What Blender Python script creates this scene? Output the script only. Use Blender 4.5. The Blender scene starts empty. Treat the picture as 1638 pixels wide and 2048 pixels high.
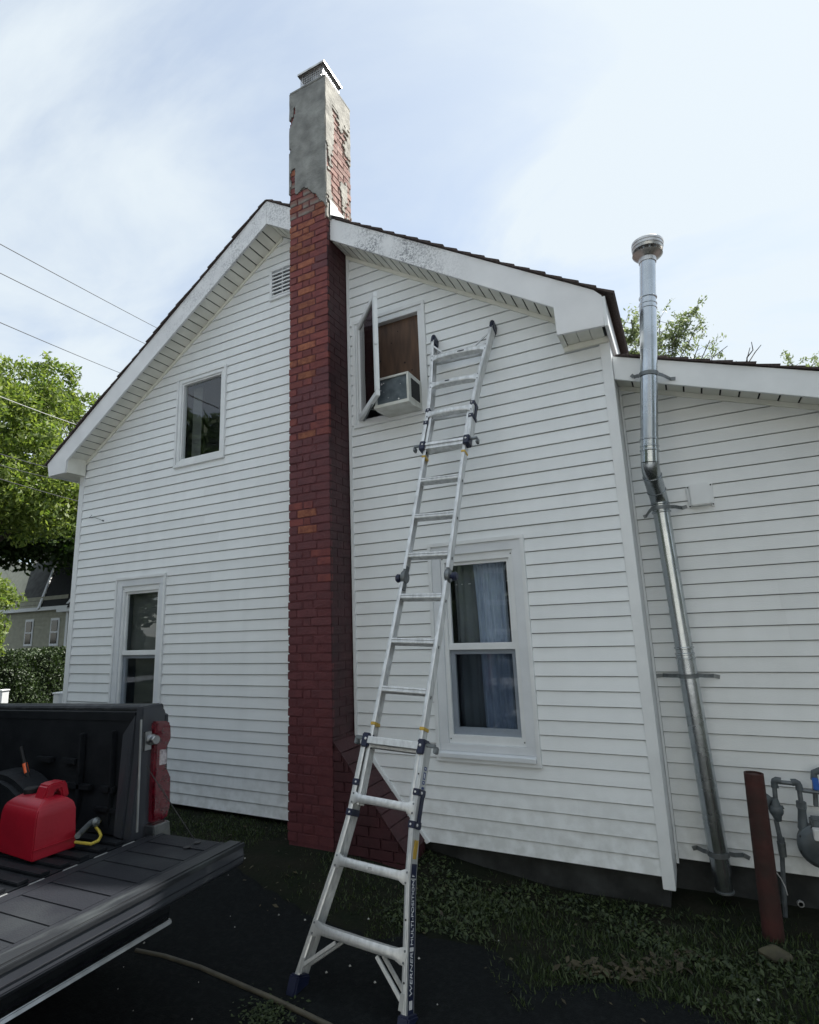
import bpy, bmesh, math, random
import numpy as np
from mathutils import Vector, Matrix, Euler, noise
random.seed(7); RNG = np.random.default_rng(7)
SC = bpy.context.scene
COL = SC.collection

# ------------------------------------------------------------------ camera
CAMP = Vector((6.5322, -4.1611, 1.6323)); YAW, PITCH, ROLL, FPX = -0.458017, 0.199253, -0.040550, 1100.42
W0, H0 = 1638, 2048
fw = Vector((math.sin(YAW)*math.cos(PITCH), math.cos(YAW)*math.cos(PITCH), math.sin(PITCH)))
r0 = Vector((math.cos(YAW), -math.sin(YAW), 0)); u0 = r0.cross(fw)
rt = r0*math.cos(ROLL) + u0*math.sin(ROLL); up = u0*math.cos(ROLL) - r0*math.sin(ROLL)
cam = bpy.data.cameras.new('camera'); co = bpy.data.objects.new('camera', cam); COL.objects.link(co)
M = Matrix((rt, up, -fw)).transposed().to_4x4(); M.translation = CAMP; co.matrix_world = M
cam.sensor_fit = 'HORIZONTAL'; cam.sensor_width = 36; cam.lens = FPX/W0*36; cam.clip_end = 2000; cam.clip_start = 0.05
SC.camera = co
def ray(px, py): return fw + rt*((px-W0/2)/FPX) - up*((py-H0/2)/FPX)
def PY(px, py, Y): d = ray(px, py); return CAMP + d*((Y-CAMP.y)/d.y)
def PZ(px, py, Z): d = ray(px, py); return CAMP + d*((Z-CAMP.z)/d.z)
def PD(px, py, D): d = ray(px, py); return CAMP + d.normalized()*D

# ------------------------------------------------------------------ sky and sun
SUN_AZ = math.radians(36); SUN_EL = math.radians(54)      # azimuth from +Y towards +X
wd = bpy.data.worlds.new('World'); SC.world = wd; wd.use_nodes = True
nt = wd.node_tree; nt.nodes.clear(); N = nt.nodes.new; L = nt.links.new
sky = N('ShaderNodeTexSky'); sky.sky_type = 'NISHITA'; sky.sun_disc = False
sky.sun_elevation = SUN_EL; sky.sun_rotation = SUN_AZ; sky.air_density = 1.0; sky.dust_density = 0.5; sky.ozone_density = 1.6
tc = N('ShaderNodeTexCoord'); sep = N('ShaderNodeSeparateXYZ'); L(tc.outputs['Generated'], sep.inputs[0])
def mth(op, a, b=None, clamp=False):
    n = N('ShaderNodeMath'); n.operation = op; n.use_clamp = clamp
    for i, v in enumerate((a, b)):
        if v is None: continue
        if isinstance(v, (int, float)): n.inputs[i].default_value = v
        else: L(v, n.inputs[i])
    return n.outputs[0]
zz = mth('ADD', mth('MAXIMUM', sep.outputs[2], 0.0), 0.22)
cx_ = mth('DIVIDE', sep.outputs[0], zz); cy_ = mth('DIVIDE', sep.outputs[1], zz)
cmb = N('ShaderNodeCombineXYZ'); L(cx_, cmb.inputs[0]); L(cy_, cmb.inputs[1])
mp = N('ShaderNodeMapping'); L(cmb.outputs[0], mp.inputs[0]); mp.inputs['Rotation'].default_value = (0, 0, math.radians(35)); mp.inputs['Scale'].default_value = (0.6, 1.25, 1); mp.inputs['Location'].default_value = (3.7, 1.9, 0)
n1 = N('ShaderNodeTexNoise'); L(mp.outputs[0], n1.inputs['Vector']); n1.inputs['Scale'].default_value = 2.3; n1.inputs['Detail'].default_value = 9; n1.inputs['Roughness'].default_value = 0.58; n1.inputs['Distortion'].default_value = 0.5
n2 = N('ShaderNodeTexNoise'); L(cmb.outputs[0], n2.inputs['Vector']); n2.inputs['Scale'].default_value = 0.6; n2.inputs['Detail'].default_value = 3
cl = mth('ADD', mth('MULTIPLY', n1.outputs[0], 0.6), mth('MULTIPLY', n2.outputs[0], 0.4))
rp = N('ShaderNodeMapRange'); rp.interpolation_type = 'SMOOTHSTEP'; L(cl, rp.inputs[0]); rp.inputs[1].default_value = 0.36; rp.inputs[2].default_value = 0.64; rp.inputs[3].default_value = 0.42; rp.inputs[4].default_value = 0.95
# veil brightens towards the sun
sd = N('ShaderNodeVectorMath'); sd.operation = 'DOT_PRODUCT'; L(tc.outputs['Generated'], sd.inputs[0])
sv = Vector((math.sin(SUN_AZ)*math.cos(SUN_EL), math.cos(SUN_AZ)*math.cos(SUN_EL), math.sin(SUN_EL))); sd.inputs[1].default_value = sv
glow = mth('POWER', mth('MAXIMUM', sd.outputs['Value'], 0.0), 5.0)
cb = mth('ADD', mth('MULTIPLY', glow, 0.1), 4.45)
ccol = N('ShaderNodeVectorMath'); ccol.operation = 'SCALE'; ccol.inputs[0].default_value = (0.90, 0.99, 1.05); L(cb, ccol.inputs[3])
fac = mth('ADD', rp.outputs[0], mth('MULTIPLY', glow, 0.55), True); fac = mth('MINIMUM', fac, 0.96)
mix = N('ShaderNodeMix'); mix.data_type = 'RGBA'; L(fac, mix.inputs[0]); L(sky.outputs[0], mix.inputs[6]); L(ccol.outputs[0], mix.inputs[7])
bg = N('ShaderNodeBackground'); bg.inputs[1].default_value = 0.107; L(mix.outputs[2], bg.inputs[0])
wo = N('ShaderNodeOutputWorld'); L(bg.outputs[0], wo.inputs[0])

sl = bpy.data.lights.new('sun', 'SUN'); sl.energy = 5.0; sl.angle = math.radians(1.2); sl.color = (1, 0.965, 0.91)
so = bpy.data.objects.new('sun', sl); COL.objects.link(so); so.rotation_euler = (-sv).to_track_quat('-Z', 'Y').to_euler()
SC.view_settings.view_transform = 'Standard'; SC.view_settings.look = 'None'; SC.view_settings.exposure = 0.96; SC.view_settings.gamma = 1.0
SC.cycles.max_bounces = 8

# ------------------------------------------------------------------ materials
MATS = {}
def mat(name, c1, c2=None, scale=8.0, rough=0.6, metal=0.0, bump=0.0, bscale=None, detail=5, contrast=(0.35, 0.65), spec=0.5, rnd=0.0, stretch=None, rough2=None, coat=0.0, trans=0.0):
    if name in MATS: return MATS[name]
    m = bpy.data.materials.new(name); m.use_nodes = True; t = m.node_tree; b = t.nodes['Principled BSDF']; MATS[name] = m
    b.inputs['Roughness'].default_value = rough; b.inputs['Metallic'].default_value = metal; b.inputs['Specular IOR Level'].default_value = spec
    b.inputs['Coat Weight'].default_value = coat
    b.inputs['Base Color'].default_value = (*c1, 1)
    tcn = t.nodes.new('ShaderNodeTexCoord'); vec = tcn.outputs['Object']
    if stretch:
        mpn = t.nodes.new('ShaderNodeMapping'); mpn.inputs['Scale'].default_value = stretch; t.links.new(vec, mpn.inputs[0]); vec = mpn.outputs[0]
    if rnd:
        oi = t.nodes.new('ShaderNodeObjectInfo'); 
        va = t.nodes.new('ShaderNodeVectorMath'); va.operation = 'MULTIPLY_ADD'; cx = t.nodes.new('ShaderNodeCombineXYZ')
        for i in range(3): t.links.new(oi.outputs['Random'], cx.inputs[i])
        t.links.new(cx.outputs[0], va.inputs[0]); va.inputs[1].default_value = (37, 91, 53); t.links.new(vec, va.inputs[2]); vec = va.outputs[0]
    out = None
    if c2 is not None:
        n = t.nodes.new('ShaderNodeTexNoise'); n.inputs['Scale'].default_value = scale; n.inputs['Detail'].default_value = detail; t.links.new(vec, n.inputs['Vector'])
        r = t.nodes.new('ShaderNodeMapRange'); r.inputs[1].default_value, r.inputs[2].default_value = contrast; t.links.new(n.outputs[0], r.inputs[0])
        mx = t.nodes.new('ShaderNodeMix'); mx.data_type = 'RGBA'; mx.inputs[6].default_value = (*c1, 1); mx.inputs[7].default_value = (*c2, 1)
        t.links.new(r.outputs[0], mx.inputs[0]); out = mx.outputs[2]
        if rough2 is not None:
            mr = t.nodes.new('ShaderNodeMapRange'); mr.inputs[3].default_value = rough; mr.inputs[4].default_value = rough2; t.links.new(r.outputs[0], mr.inputs[0]); t.links.new(mr.outputs[0], b.inputs['Roughness'])
    if rnd and out is not None:
        hs = t.nodes.new('ShaderNodeHueSaturation'); mr = t.nodes.new('ShaderNodeMapRange'); mr.inputs[3].default_value = 1-rnd; mr.inputs[4].default_value = 1+rnd
        t.links.new(oi.outputs['Random'], mr.inputs[0]); t.links.new(mr.outputs[0], hs.inputs['Value']); t.links.new(out, hs.inputs['Color']); out = hs.outputs[0]
    if out is not None: t.links.new(out, b.inputs['Base Color'])
    if bump:
        n = t.nodes.new('ShaderNodeTexNoise'); n.inputs['Scale'].default_value = bscale or scale*3; n.inputs['Detail'].default_value = 6; t.links.new(vec, n.inputs['Vector'])
        bn = t.nodes.new('ShaderNodeBump'); bn.inputs['Strength'].default_value = bump; bn.inputs['Distance'].default_value = 0.01
        t.links.new(n.outputs[0], bn.inputs['Height']); t.links.new(bn.outputs[0], b.inputs['Normal'])
    return m
def leafmat(name, c1, c2, tr=0.45):
    m = bpy.data.materials.new(name); m.use_nodes = True; t = m.node_tree; b = t.nodes['Principled BSDF']; MATS[name] = m
    g = t.nodes.new('ShaderNodeNewGeometry'); mx = t.nodes.new('ShaderNodeMix'); mx.data_type = 'RGBA'; mx.inputs[6].default_value = (*c1, 1); mx.inputs[7].default_value = (*c2, 1)
    t.links.new(g.outputs['Random Per Island'], mx.inputs[0]); t.links.new(mx.outputs[2], b.inputs['Base Color']); b.inputs['Roughness'].default_value = 0.55
    tr_ = t.nodes.new('ShaderNodeBsdfTranslucent'); hs = t.nodes.new('ShaderNodeHueSaturation'); hs.inputs['Saturation'].default_value = 1.15; hs.inputs['Value'].default_value = 1.6
    t.links.new(mx.outputs[2], hs.inputs['Color']); t.links.new(hs.outputs[0], tr_.inputs[0])
    ms = t.nodes.new('ShaderNodeMixShader'); ms.inputs[0].default_value = tr; t.links.new(b.outputs[0], ms.inputs[1]); t.links.new(tr_.outputs[0], ms.inputs[2])
    t.links.new(ms.outputs[0], t.nodes['Material Output'].inputs[0]); return m
def glassmat(name, tint=(0.75, 0.8, 0.8), refl=1.0, dim=0.0):
    m = bpy.data.materials.new(name); m.use_nodes = True; t = m.node_tree; t.nodes.remove(t.nodes['Principled BSDF']); MATS[name] = m
    tr = t.nodes.new('ShaderNodeBsdfTransparent'); tr.inputs[0].default_value = (*tint, 1); gl = t.nodes.new('ShaderNodeBsdfGlossy'); gl.inputs['Roughness'].default_value = 0.012; gl.inputs[0].default_value = (refl, refl, refl, 1)
    tcn = t.nodes.new('ShaderNodeTexCoord'); n = t.nodes.new('ShaderNodeTexNoise'); n.inputs['Scale'].default_value = 2.2; n.inputs['Detail'].default_value = 1; t.links.new(tcn.outputs['Object'], n.inputs['Vector'])
    bn = t.nodes.new('ShaderNodeBump'); bn.inputs['Strength'].default_value = 0.25; bn.inputs['Distance'].default_value = 0.01; t.links.new(n.outputs[0], bn.inputs['Height']); t.links.new(bn.outputs[0], gl.inputs['Normal'])
    fr = t.nodes.new('ShaderNodeFresnel'); fr.inputs[0].default_value = 1.75
    geo = t.nodes.new('ShaderNodeNewGeometry'); inv = t.nodes.new('ShaderNodeMath'); inv.operation = 'SUBTRACT'; inv.inputs[0].default_value = 1.0; t.links.new(geo.outputs['Backfacing'], inv.inputs[1])
    mu = t.nodes.new('ShaderNodeMath'); mu.operation = 'MULTIPLY'; t.links.new(fr.outputs[0], mu.inputs[0]); t.links.new(inv.outputs[0], mu.inputs[1])
    ms = t.nodes.new('ShaderNodeMixShader'); t.links.new(mu.outputs[0], ms.inputs[0]); t.links.new(tr.outputs[0], ms.inputs[1]); t.links.new(gl.outputs[0], ms.inputs[2])
    t.links.new(ms.outputs[0], t.nodes['Material Output'].inputs[0]); return m

m_side = mat('vinyl_siding', (0.83, 0.86, 0.87), (0.775, 0.805, 0.815), scale=2.2, rough=0.5, bump=0.12, bscale=60, stretch=(1, 1, 3), rnd=0.03, contrast=(0.25, 0.8))
m_side2 = mat('vinyl_siding_addition', (0.79, 0.81, 0.81), (0.725, 0.745, 0.74), scale=2.0, rough=0.5, bump=0.12, bscale=60, stretch=(1, 1, 3), rnd=0.03, contrast=(0.25, 0.8))
m_trim = mat('white_vinyl_trim', (0.785, 0.81, 0.82), (0.72, 0.745, 0.755), scale=5, rough=0.42, bump=0.04, bscale=30)
m_alu_trim = mat('white_aluminium_wrap', (0.74, 0.77, 0.80), (0.66, 0.69, 0.72), scale=4, rough=0.4, bump=0.08, bscale=12)
m_soffit = mat('soffit_vinyl', (0.80, 0.80, 0.73), (0.70, 0.70, 0.63), scale=6, rough=0.5)
m_shingle = mat('asphalt_shingle', (0.045, 0.032, 0.03), (0.09, 0.07, 0.065), scale=70, rough=0.95, bump=0.6, bscale=160, rnd=0.12)
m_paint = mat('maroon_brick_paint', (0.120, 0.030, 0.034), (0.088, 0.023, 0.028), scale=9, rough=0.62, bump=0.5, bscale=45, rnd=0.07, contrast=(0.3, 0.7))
m_paint_red = mat('faded_red_brick_paint', (0.19, 0.046, 0.037), (0.135, 0.031, 0.032), scale=14, rough=0.7, bump=0.5, bscale=45, rnd=0.16)
m_brick_orange = mat('bare_orange_brick', (0.31, 0.115, 0.062), (0.19, 0.058, 0.040), scale=18, rough=0.85, bump=0.6, bscale=60, rnd=0.22)
m_brick_old = mat('old_bare_brick', (0.23, 0.105, 0.085), (0.34, 0.22, 0.18), scale=16, rough=0.9, bump=0.7, bscale=60, rnd=0.2)
m_smudge = mat('grey_smudged_brick', (0.20, 0.085, 0.065), (0.22, 0.20, 0.18), scale=7, rough=0.85, bump=0.6, bscale=40, contrast=(0.4, 0.6))
m_mortar = mat('maroon_mortar', (0.108, 0.027, 0.031), (0.082, 0.021, 0.026), scale=12, rough=0.8, bump=0.5, bscale=50)
m_paint_shaded = mat('shade_darkened_maroon_paint', (0.056, 0.015, 0.019), (0.038, 0.011, 0.014), scale=6, rough=0.6, bump=0.35, bscale=30)  # same paint as the front, with side and shoulder shade put into the colour
m_mortar_bare = mat('bare_mortar', (0.22, 0.19, 0.16), (0.13, 0.10, 0.08), scale=20, rough=0.9, bump=0.7, bscale=60)
m_stucco = mat('grey_stucco', (0.32, 0.325, 0.305), (0.13, 0.13, 0.125), scale=6, rough=0.9, bump=0.7, bscale=40, contrast=(0.3, 0.7), detail=9)
m_stucco2 = mat('weathered_stucco', (0.46, 0.44, 0.38), (0.20, 0.19, 0.165), scale=10, rough=0.9, bump=0.8, bscale=45, contrast=(0.3, 0.7), detail=9)
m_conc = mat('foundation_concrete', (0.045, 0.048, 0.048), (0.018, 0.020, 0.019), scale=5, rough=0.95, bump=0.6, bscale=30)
m_alu = mat('brushed_aluminium', (0.70, 0.71, 0.71), (0.56, 0.57, 0.57), scale=14, rough=0.38, rough2=0.55, metal=0.75, bump=0.1, bscale=120, stretch=(3, 3, 0.5))
m_alu_dull = mat('dull_aluminium', (0.50, 0.51, 0.51), (0.38, 0.39, 0.39), scale=12, rough=0.5, metal=0.7, bump=0.1, bscale=90)
m_galv = mat('galvanised_steel', (0.56, 0.59, 0.61), (0.45, 0.48, 0.50), scale=6, rough=0.20, rough2=0.30, metal=0.95, bump=0.12, bscale=14)
m_galv_dark = mat('galvanised_elbow', (0.44, 0.47, 0.49), (0.34, 0.37, 0.39), scale=10, rough=0.26, metal=0.95, bump=0.1, bscale=20)
m_strap = mat('dull_galvanised_strap', (0.22, 0.24, 0.25), (0.15, 0.165, 0.17), scale=25, rough=0.5, metal=0.7)
m_cap = mat('stainless_cap', (0.60, 0.595, 0.58), (0.42, 0.41, 0.395), scale=12, rough=0.33, rough2=0.48, metal=0.9, bump=0.2, bscale=18)
m_flash = mat('bright_flashing', (0.62, 0.62, 0.62), (0.45, 0.45, 0.45), scale=9, rough=0.35, metal=0.8, bump=0.3, bscale=15)
m_blue = mat('dark_blue_plastic', (0.009, 0.014, 0.045), (0.006, 0.010, 0.032), scale=20, rough=0.45)
m_bluel = mat('blue_label', (0.02, 0.05, 0.18), rough=0.4)
m_yellow = mat('yellow_plastic', (0.55, 0.36, 0.05), (0.42, 0.27, 0.04), scale=20, rough=0.45)
m_black = mat('black_plastic', (0.007, 0.008, 0.009), (0.012, 0.012, 0.013), scale=20, rough=0.6, spec=0.3, bump=0.1)
m_wrap = mat('grey_house_wrap', (0.22, 0.235, 0.235), (0.17, 0.18, 0.18), scale=4, rough=0.9)
m_dark = mat('dark_room', (0.26, 0.28, 0.30), (0.20, 0.215, 0.235), scale=3, rough=0.9)
m_glass = glassmat('window_glass', tint=(0.92, 0.94, 0.94)); m_glass_scr = glassmat('screened_glass', tint=(0.80, 0.82, 0.85), refl=0.2); m_glass_sash = glassmat('dark_sash_glass', tint=(0.36, 0.33, 0.35))
m_acgrille = mat('air_conditioner_coil', (0.17, 0.205, 0.225), (0.10, 0.125, 0.14), scale=14, rough=0.6, metal=0.3, bump=0.3, bscale=60)
m_acbody = mat('air_conditioner_casing', (0.66, 0.67, 0.63), (0.50, 0.50, 0.45), scale=9, rough=0.55, contrast=(0.4, 0.75))
m_ply = mat('stained_plywood', (0.13, 0.075, 0.045), (0.065, 0.038, 0.026), scale=4, rough=0.7, stretch=(6, 1, 1), contrast=(0.3, 0.7), detail=8)
m_knot = mat('plywood_knot', (0.02, 0.012, 0.01), rough=0.8)
m_curtain = mat('pale_blue_curtain', (0.46, 0.53, 0.66), (0.36, 0.42, 0.54), scale=16, rough=0.9, stretch=(5, 1, 0.6))
m_sheer = mat('sheer_grey_fabric', (0.20, 0.22, 0.235), (0.13, 0.145, 0.16), scale=2.5, rough=0.9)
m_curtain2 = mat('grey_sheer_curtain', (0.23, 0.25, 0.27), (0.16, 0.175, 0.19), scale=12, rough=0.9, stretch=(5, 1, 0.5))
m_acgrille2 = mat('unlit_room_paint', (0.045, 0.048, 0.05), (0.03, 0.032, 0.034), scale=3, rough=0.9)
m_shade = mat('grey_shade', (0.12, 0.125, 0.12), (0.09, 0.095, 0.09), scale=3, rough=0.9); m_refl_beige = mat('beige_reflection', (0.34, 0.32, 0.24), (0.20, 0.19, 0.14), scale=2.2, rough=0.9, stretch=(0.4, 1, 4))  # beige stripes stand in for a reflection in the lower left glass
m_truck = mat('dark_grey_truck_paint', (0.050, 0.055, 0.066), (0.042, 0.046, 0.056), scale=3, rough=0.38, metal=0.3, coat=0.5, spec=0.5)
m_liner = mat('black_bed_liner', (0.005, 0.0065, 0.009), (0.010, 0.012, 0.015), scale=9, rough=0.6, spec=0.22, bump=0.25, bscale=200)
m_gate = mat('scuffed_tailgate_liner', (0.012, 0.0135, 0.018), (0.030, 0.034, 0.037), scale=3.5, rough=0.6, spec=0.3, bump=0.3, bscale=150, detail=9, contrast=(0.5, 0.78))
m_gatecap = mat('worn_tailgate_cap', (0.013, 0.015, 0.018), (0.055, 0.062, 0.064), scale=13, rough=0.5, bump=0.2, bscale=60, stretch=(1, 0.25, 1), contrast=(0.5, 0.72))
m_red_lens = mat('red_lamp_lens', (0.12, 0.003, 0.012), (0.075, 0.002, 0.008), scale=30, rough=0.15, coat=1.0)
m_white_lens = mat('white_lamp_lens', (0.55, 0.50, 0.52), (0.25, 0.22, 0.24), scale=60, rough=0.2, coat=1.0)
m_chrome = mat('dull_chrome', (0.5, 0.51, 0.52), (0.36, 0.37, 0.38), scale=20, rough=0.28, metal=1.0)
m_rubber = mat('tyre_rubber', (0.018, 0.018, 0.018), rough=0.85, c2=(0.03, 0.03, 0.03), bump=0.3)
m_can = mat('red_can_plastic', (0.34, 0.004, 0.018), (0.27, 0.003, 0.014), scale=6, rough=0.42, bump=0.08, bscale=60)
m_orange = mat('orange_plastic', (0.75, 0.13, 0.04), rough=0.4)
m_hosey = mat('yellow_hose', (0.52, 0.42, 0.06), (0.42, 0.33, 0.05), scale=20, rough=0.5)
m_hose = mat('tan_hose', (0.090, 0.082, 0.058), (0.055, 0.050, 0.036), scale=10, rough=0.6, bump=0.2)
m_rust = mat('rusty_red_steel', (0.058, 0.015, 0.012), (0.032, 0.014, 0.011), scale=7, rough=0.75, bump=0.5, bscale=25, contrast=(0.35, 0.62))
m_gaspipe = mat('grey_gas_pipe', (0.16, 0.178, 0.19), (0.09, 0.10, 0.108), scale=18, rough=0.45, metal=0.35, bump=0.15, bscale=40)
m_meter = mat('grey_meter_paint', (0.10, 0.118, 0.128), (0.055, 0.066, 0.072), scale=9, rough=0.5, bump=0.1, bscale=30)
m_bluevalve = mat('bright_blue_tag', (0.02, 0.11, 0.42), rough=0.4)
m_label = mat('white_label', (0.62, 0.62, 0.62), rough=0.5)
m_street = mat('pale_bounce_street', (0.30, 0.31, 0.325), (0.22, 0.228, 0.24), scale=1.5, rough=0.95, bump=0.4)
m_asph = mat('old_asphalt', (0.0068, 0.0085, 0.0092), (0.014, 0.0165, 0.0172), scale=38, contrast=(0.45, 0.78), rough=0.95, spec=0.12, bump=1.0, bscale=140, detail=10)
m_soil = mat('dark_soil', (0.017, 0.017, 0.012), (0.010, 0.014, 0.008), scale=5, rough=1.0, spec=0.1, bump=1.0, bscale=30, detail=9)
m_peb = mat('pale_pebble', (0.42, 0.42, 0.40), (0.25, 0.25, 0.23), scale=20, rough=0.8)
m_rock = mat('brown_rock', (0.085, 0.078, 0.045), (0.045, 0.042, 0.028), scale=9, rough=0.9, bump=0.5, bscale=20)
m_bark = mat('tree_bark', (0.055, 0.045, 0.035), (0.03, 0.025, 0.02), scale=9, rough=0.95, bump=0.8, bscale=15, stretch=(1, 1, 0.3))
m_leaf = leafmat('tree_leaves', (0.07, 0.115, 0.025), (0.22, 0.27, 0.07))
m_leaf_d = leafmat('dark_tree_leaves', (0.018, 0.04, 0.009), (0.05, 0.09, 0.018), tr=0.3)
m_leaf_r = leafmat('shrub_leaves', (0.09, 0.12, 0.055), (0.22, 0.26, 0.12), tr=0.4)
m_leaf_h = leafmat('hedge_leaves', (0.010, 0.022, 0.006), (0.045, 0.075, 0.016), tr=0.15)
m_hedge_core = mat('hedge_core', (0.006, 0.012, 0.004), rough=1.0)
m_grass = leafmat('grass_blades', (0.014, 0.030, 0.009), (0.060, 0.085, 0.026), tr=0.25)
m_dry = leafmat('fallen_leaf', (0.034, 0.027, 0.015), (0.070, 0.058, 0.028), tr=0.2)
m_wire = mat('black_wire', (0.03, 0.03, 0.03), rough=0.6)
m_wire_l = mat('pale_cable', (0.45, 0.45, 0.43), rough=0.5)
m_far_wall = mat('cream_clapboard', (0.40, 0.39, 0.30), (0.33, 0.32, 0.25), scale=4, rough=0.8)
m_far_roof = mat('grey_shingle_roof', (0.085, 0.088, 0.082), (0.05, 0.05, 0.048), scale=3, rough=0.95, bump=0.4)
m_far_shaded = mat('shaded_shingle_roof', (0.02, 0.022, 0.022), (0.012, 0.014, 0.014), scale=3, rough=0.95, bump=0.4)  # copy of the grey shingles with the slope's shade put into the colour
m_neigh = mat('cream_siding', (0.62, 0.615, 0.56), (0.55, 0.545, 0.50), scale=2, rough=0.7, rnd=0.03)
m_darkglass = mat('dark_far_glass', (0.012, 0.014, 0.016), rough=0.08)
m_picket = mat('white_fence_vinyl', (0.75, 0.76, 0.76), rough=0.5)
m_grain = mat('black_print', (0.01, 0.01, 0.012), rough=0.5)
m_print_w = mat('white_print', (0.72, 0.74, 0.76), rough=0.5)

def grime(m):
    t = m.node_tree; b = t.nodes['Principled BSDF']; base = b.inputs['Base Color'].links[0].from_socket
    g = t.nodes.new('ShaderNodeNewGeometry'); sp = t.nodes.new('ShaderNodeSeparateXYZ'); t.links.new(g.outputs['Position'], sp.inputs[0])
    def mr(src, a, b_, c, d): r = t.nodes.new('ShaderNodeMapRange'); t.links.new(src, r.inputs[0]); r.inputs[1].default_value = a; r.inputs[2].default_value = b_; r.inputs[3].default_value = c; r.inputs[4].default_value = d; return r.outputs[0]
    def mm(op, a, c):
        n = t.nodes.new('ShaderNodeMath'); n.operation = op; n.use_clamp = True
        for i, v in enumerate((a, c)):
            if isinstance(v, (int, float)): n.inputs[i].default_value = v
            else: t.links.new(v, n.inputs[i])
        return n.outputs[0]
    mpn = t.nodes.new('ShaderNodeMapping'); mpn.inputs['Scale'].default_value = (7, 7, .5); t.links.new(g.outputs['Position'], mpn.inputs[0])
    n = t.nodes.new('ShaderNodeTexNoise'); n.inputs['Scale'].default_value = 1.0; n.inputs['Detail'].default_value = 6; t.links.new(mpn.outputs[0], n.inputs['Vector'])
    n2 = t.nodes.new('ShaderNodeTexNoise'); n2.inputs['Scale'].default_value = 12; n2.inputs['Detail'].default_value = 8; t.links.new(g.outputs['Position'], n2.inputs['Vector'])
    low = mm('MULTIPLY', mr(sp.outputs[2], 0.0, 0.55, 1.0, 0.0), mr(n2.outputs[0], .38, .62, 0, 1))
    f = mm('ADD', mm('MULTIPLY', mr(n.outputs[0], .45, .75, 0, 1), .09), mm('MULTIPLY', low, .42))
    mx = t.nodes.new('ShaderNodeMix'); mx.data_type = 'RGBA'; t.links.new(f, mx.inputs[0]); t.links.new(base, mx.inputs[6]); mx.inputs[7].default_value = (0.42, 0.43, 0.41, 1)
    t.links.new(mx.outputs[2], b.inputs['Base Color'])
grime(m_side); grime(m_side2)
def fascia_mat():
    m = mat('mildewed_fascia', (0.80, 0.81, 0.82), (0.73, 0.74, 0.75), scale=4, rough=0.4, bump=0.06, bscale=20)
    t = m.node_tree; b = t.nodes['Principled BSDF']; base = b.inputs['Base Color'].links[0].from_socket
    g = t.nodes.new('ShaderNodeNewGeometry'); sp = t.nodes.new('ShaderNodeSeparateXYZ'); t.links.new(g.outputs['Position'], sp.inputs[0])
    def rng(a, b_, c, d):
        r = t.nodes.new('ShaderNodeMapRange'); r.interpolation_type = 'SMOOTHSTEP'; t.links.new(sp.outputs[0], r.inputs[0]); r.inputs[1].default_value = a; r.inputs[2].default_value = b_; r.inputs[3].default_value = c; r.inputs[4].default_value = d; return r.outputs[0]
    def mm(op, a, c):
        n = t.nodes.new('ShaderNodeMath'); n.operation = op
        for i, v in enumerate((a, c)):
            if isinstance(v, (int, float)): n.inputs[i].default_value = v
            else: t.links.new(v, n.inputs[i])
        return n.outputs[0]
    reg = mm('MAXIMUM', mm('MULTIPLY', rng(3.97, 4.25, 0, 1), rng(4.55, 5.35, 1, 0)), mm('MULTIPLY', mm('MULTIPLY', rng(1.2, 2.4, 0, 1), rng(3.46, 3.6, 1, 0)), 0.55))
    n = t.nodes.new('ShaderNodeTexNoise'); n.inputs['Scale'].default_value = 62; n.inputs['Detail'].default_value = 3; n.inputs['Roughness'].default_value = 0.7; t.links.new(g.outputs['Position'], n.inputs['Vector'])
    n3 = t.nodes.new('ShaderNodeTexNoise'); n3.inputs['Scale'].default_value = 5; n3.inputs['Detail'].default_value = 4; t.links.new(g.outputs['Position'], n3.inputs['Vector'])
    r = t.nodes.new('ShaderNodeMapRange'); t.links.new(n.outputs[0], r.inputs[0]); r.inputs[1].default_value = 0.44; r.inputs[2].default_value = 0.60
    r3 = t.nodes.new('ShaderNodeMapRange'); t.links.new(n3.outputs[0], r3.inputs[0]); r3.inputs[1].default_value = 0.33; r3.inputs[2].default_value = 0.55
    f = mm('MULTIPLY', mm('MULTIPLY', mm('MULTIPLY', reg, r.outputs[0]), r3.outputs[0]), 0.95)
    mx = t.nodes.new('ShaderNodeMix'); mx.data_type = 'RGBA'; t.links.new(f, mx.inputs[0]); t.links.new(base, mx.inputs[6]); mx.inputs[7].default_value = (0.16, 0.17, 0.19, 1)
    t.links.new(mx.outputs[2], b.inputs['Base Color']); return m
m_fascia = fascia_mat()

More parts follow.
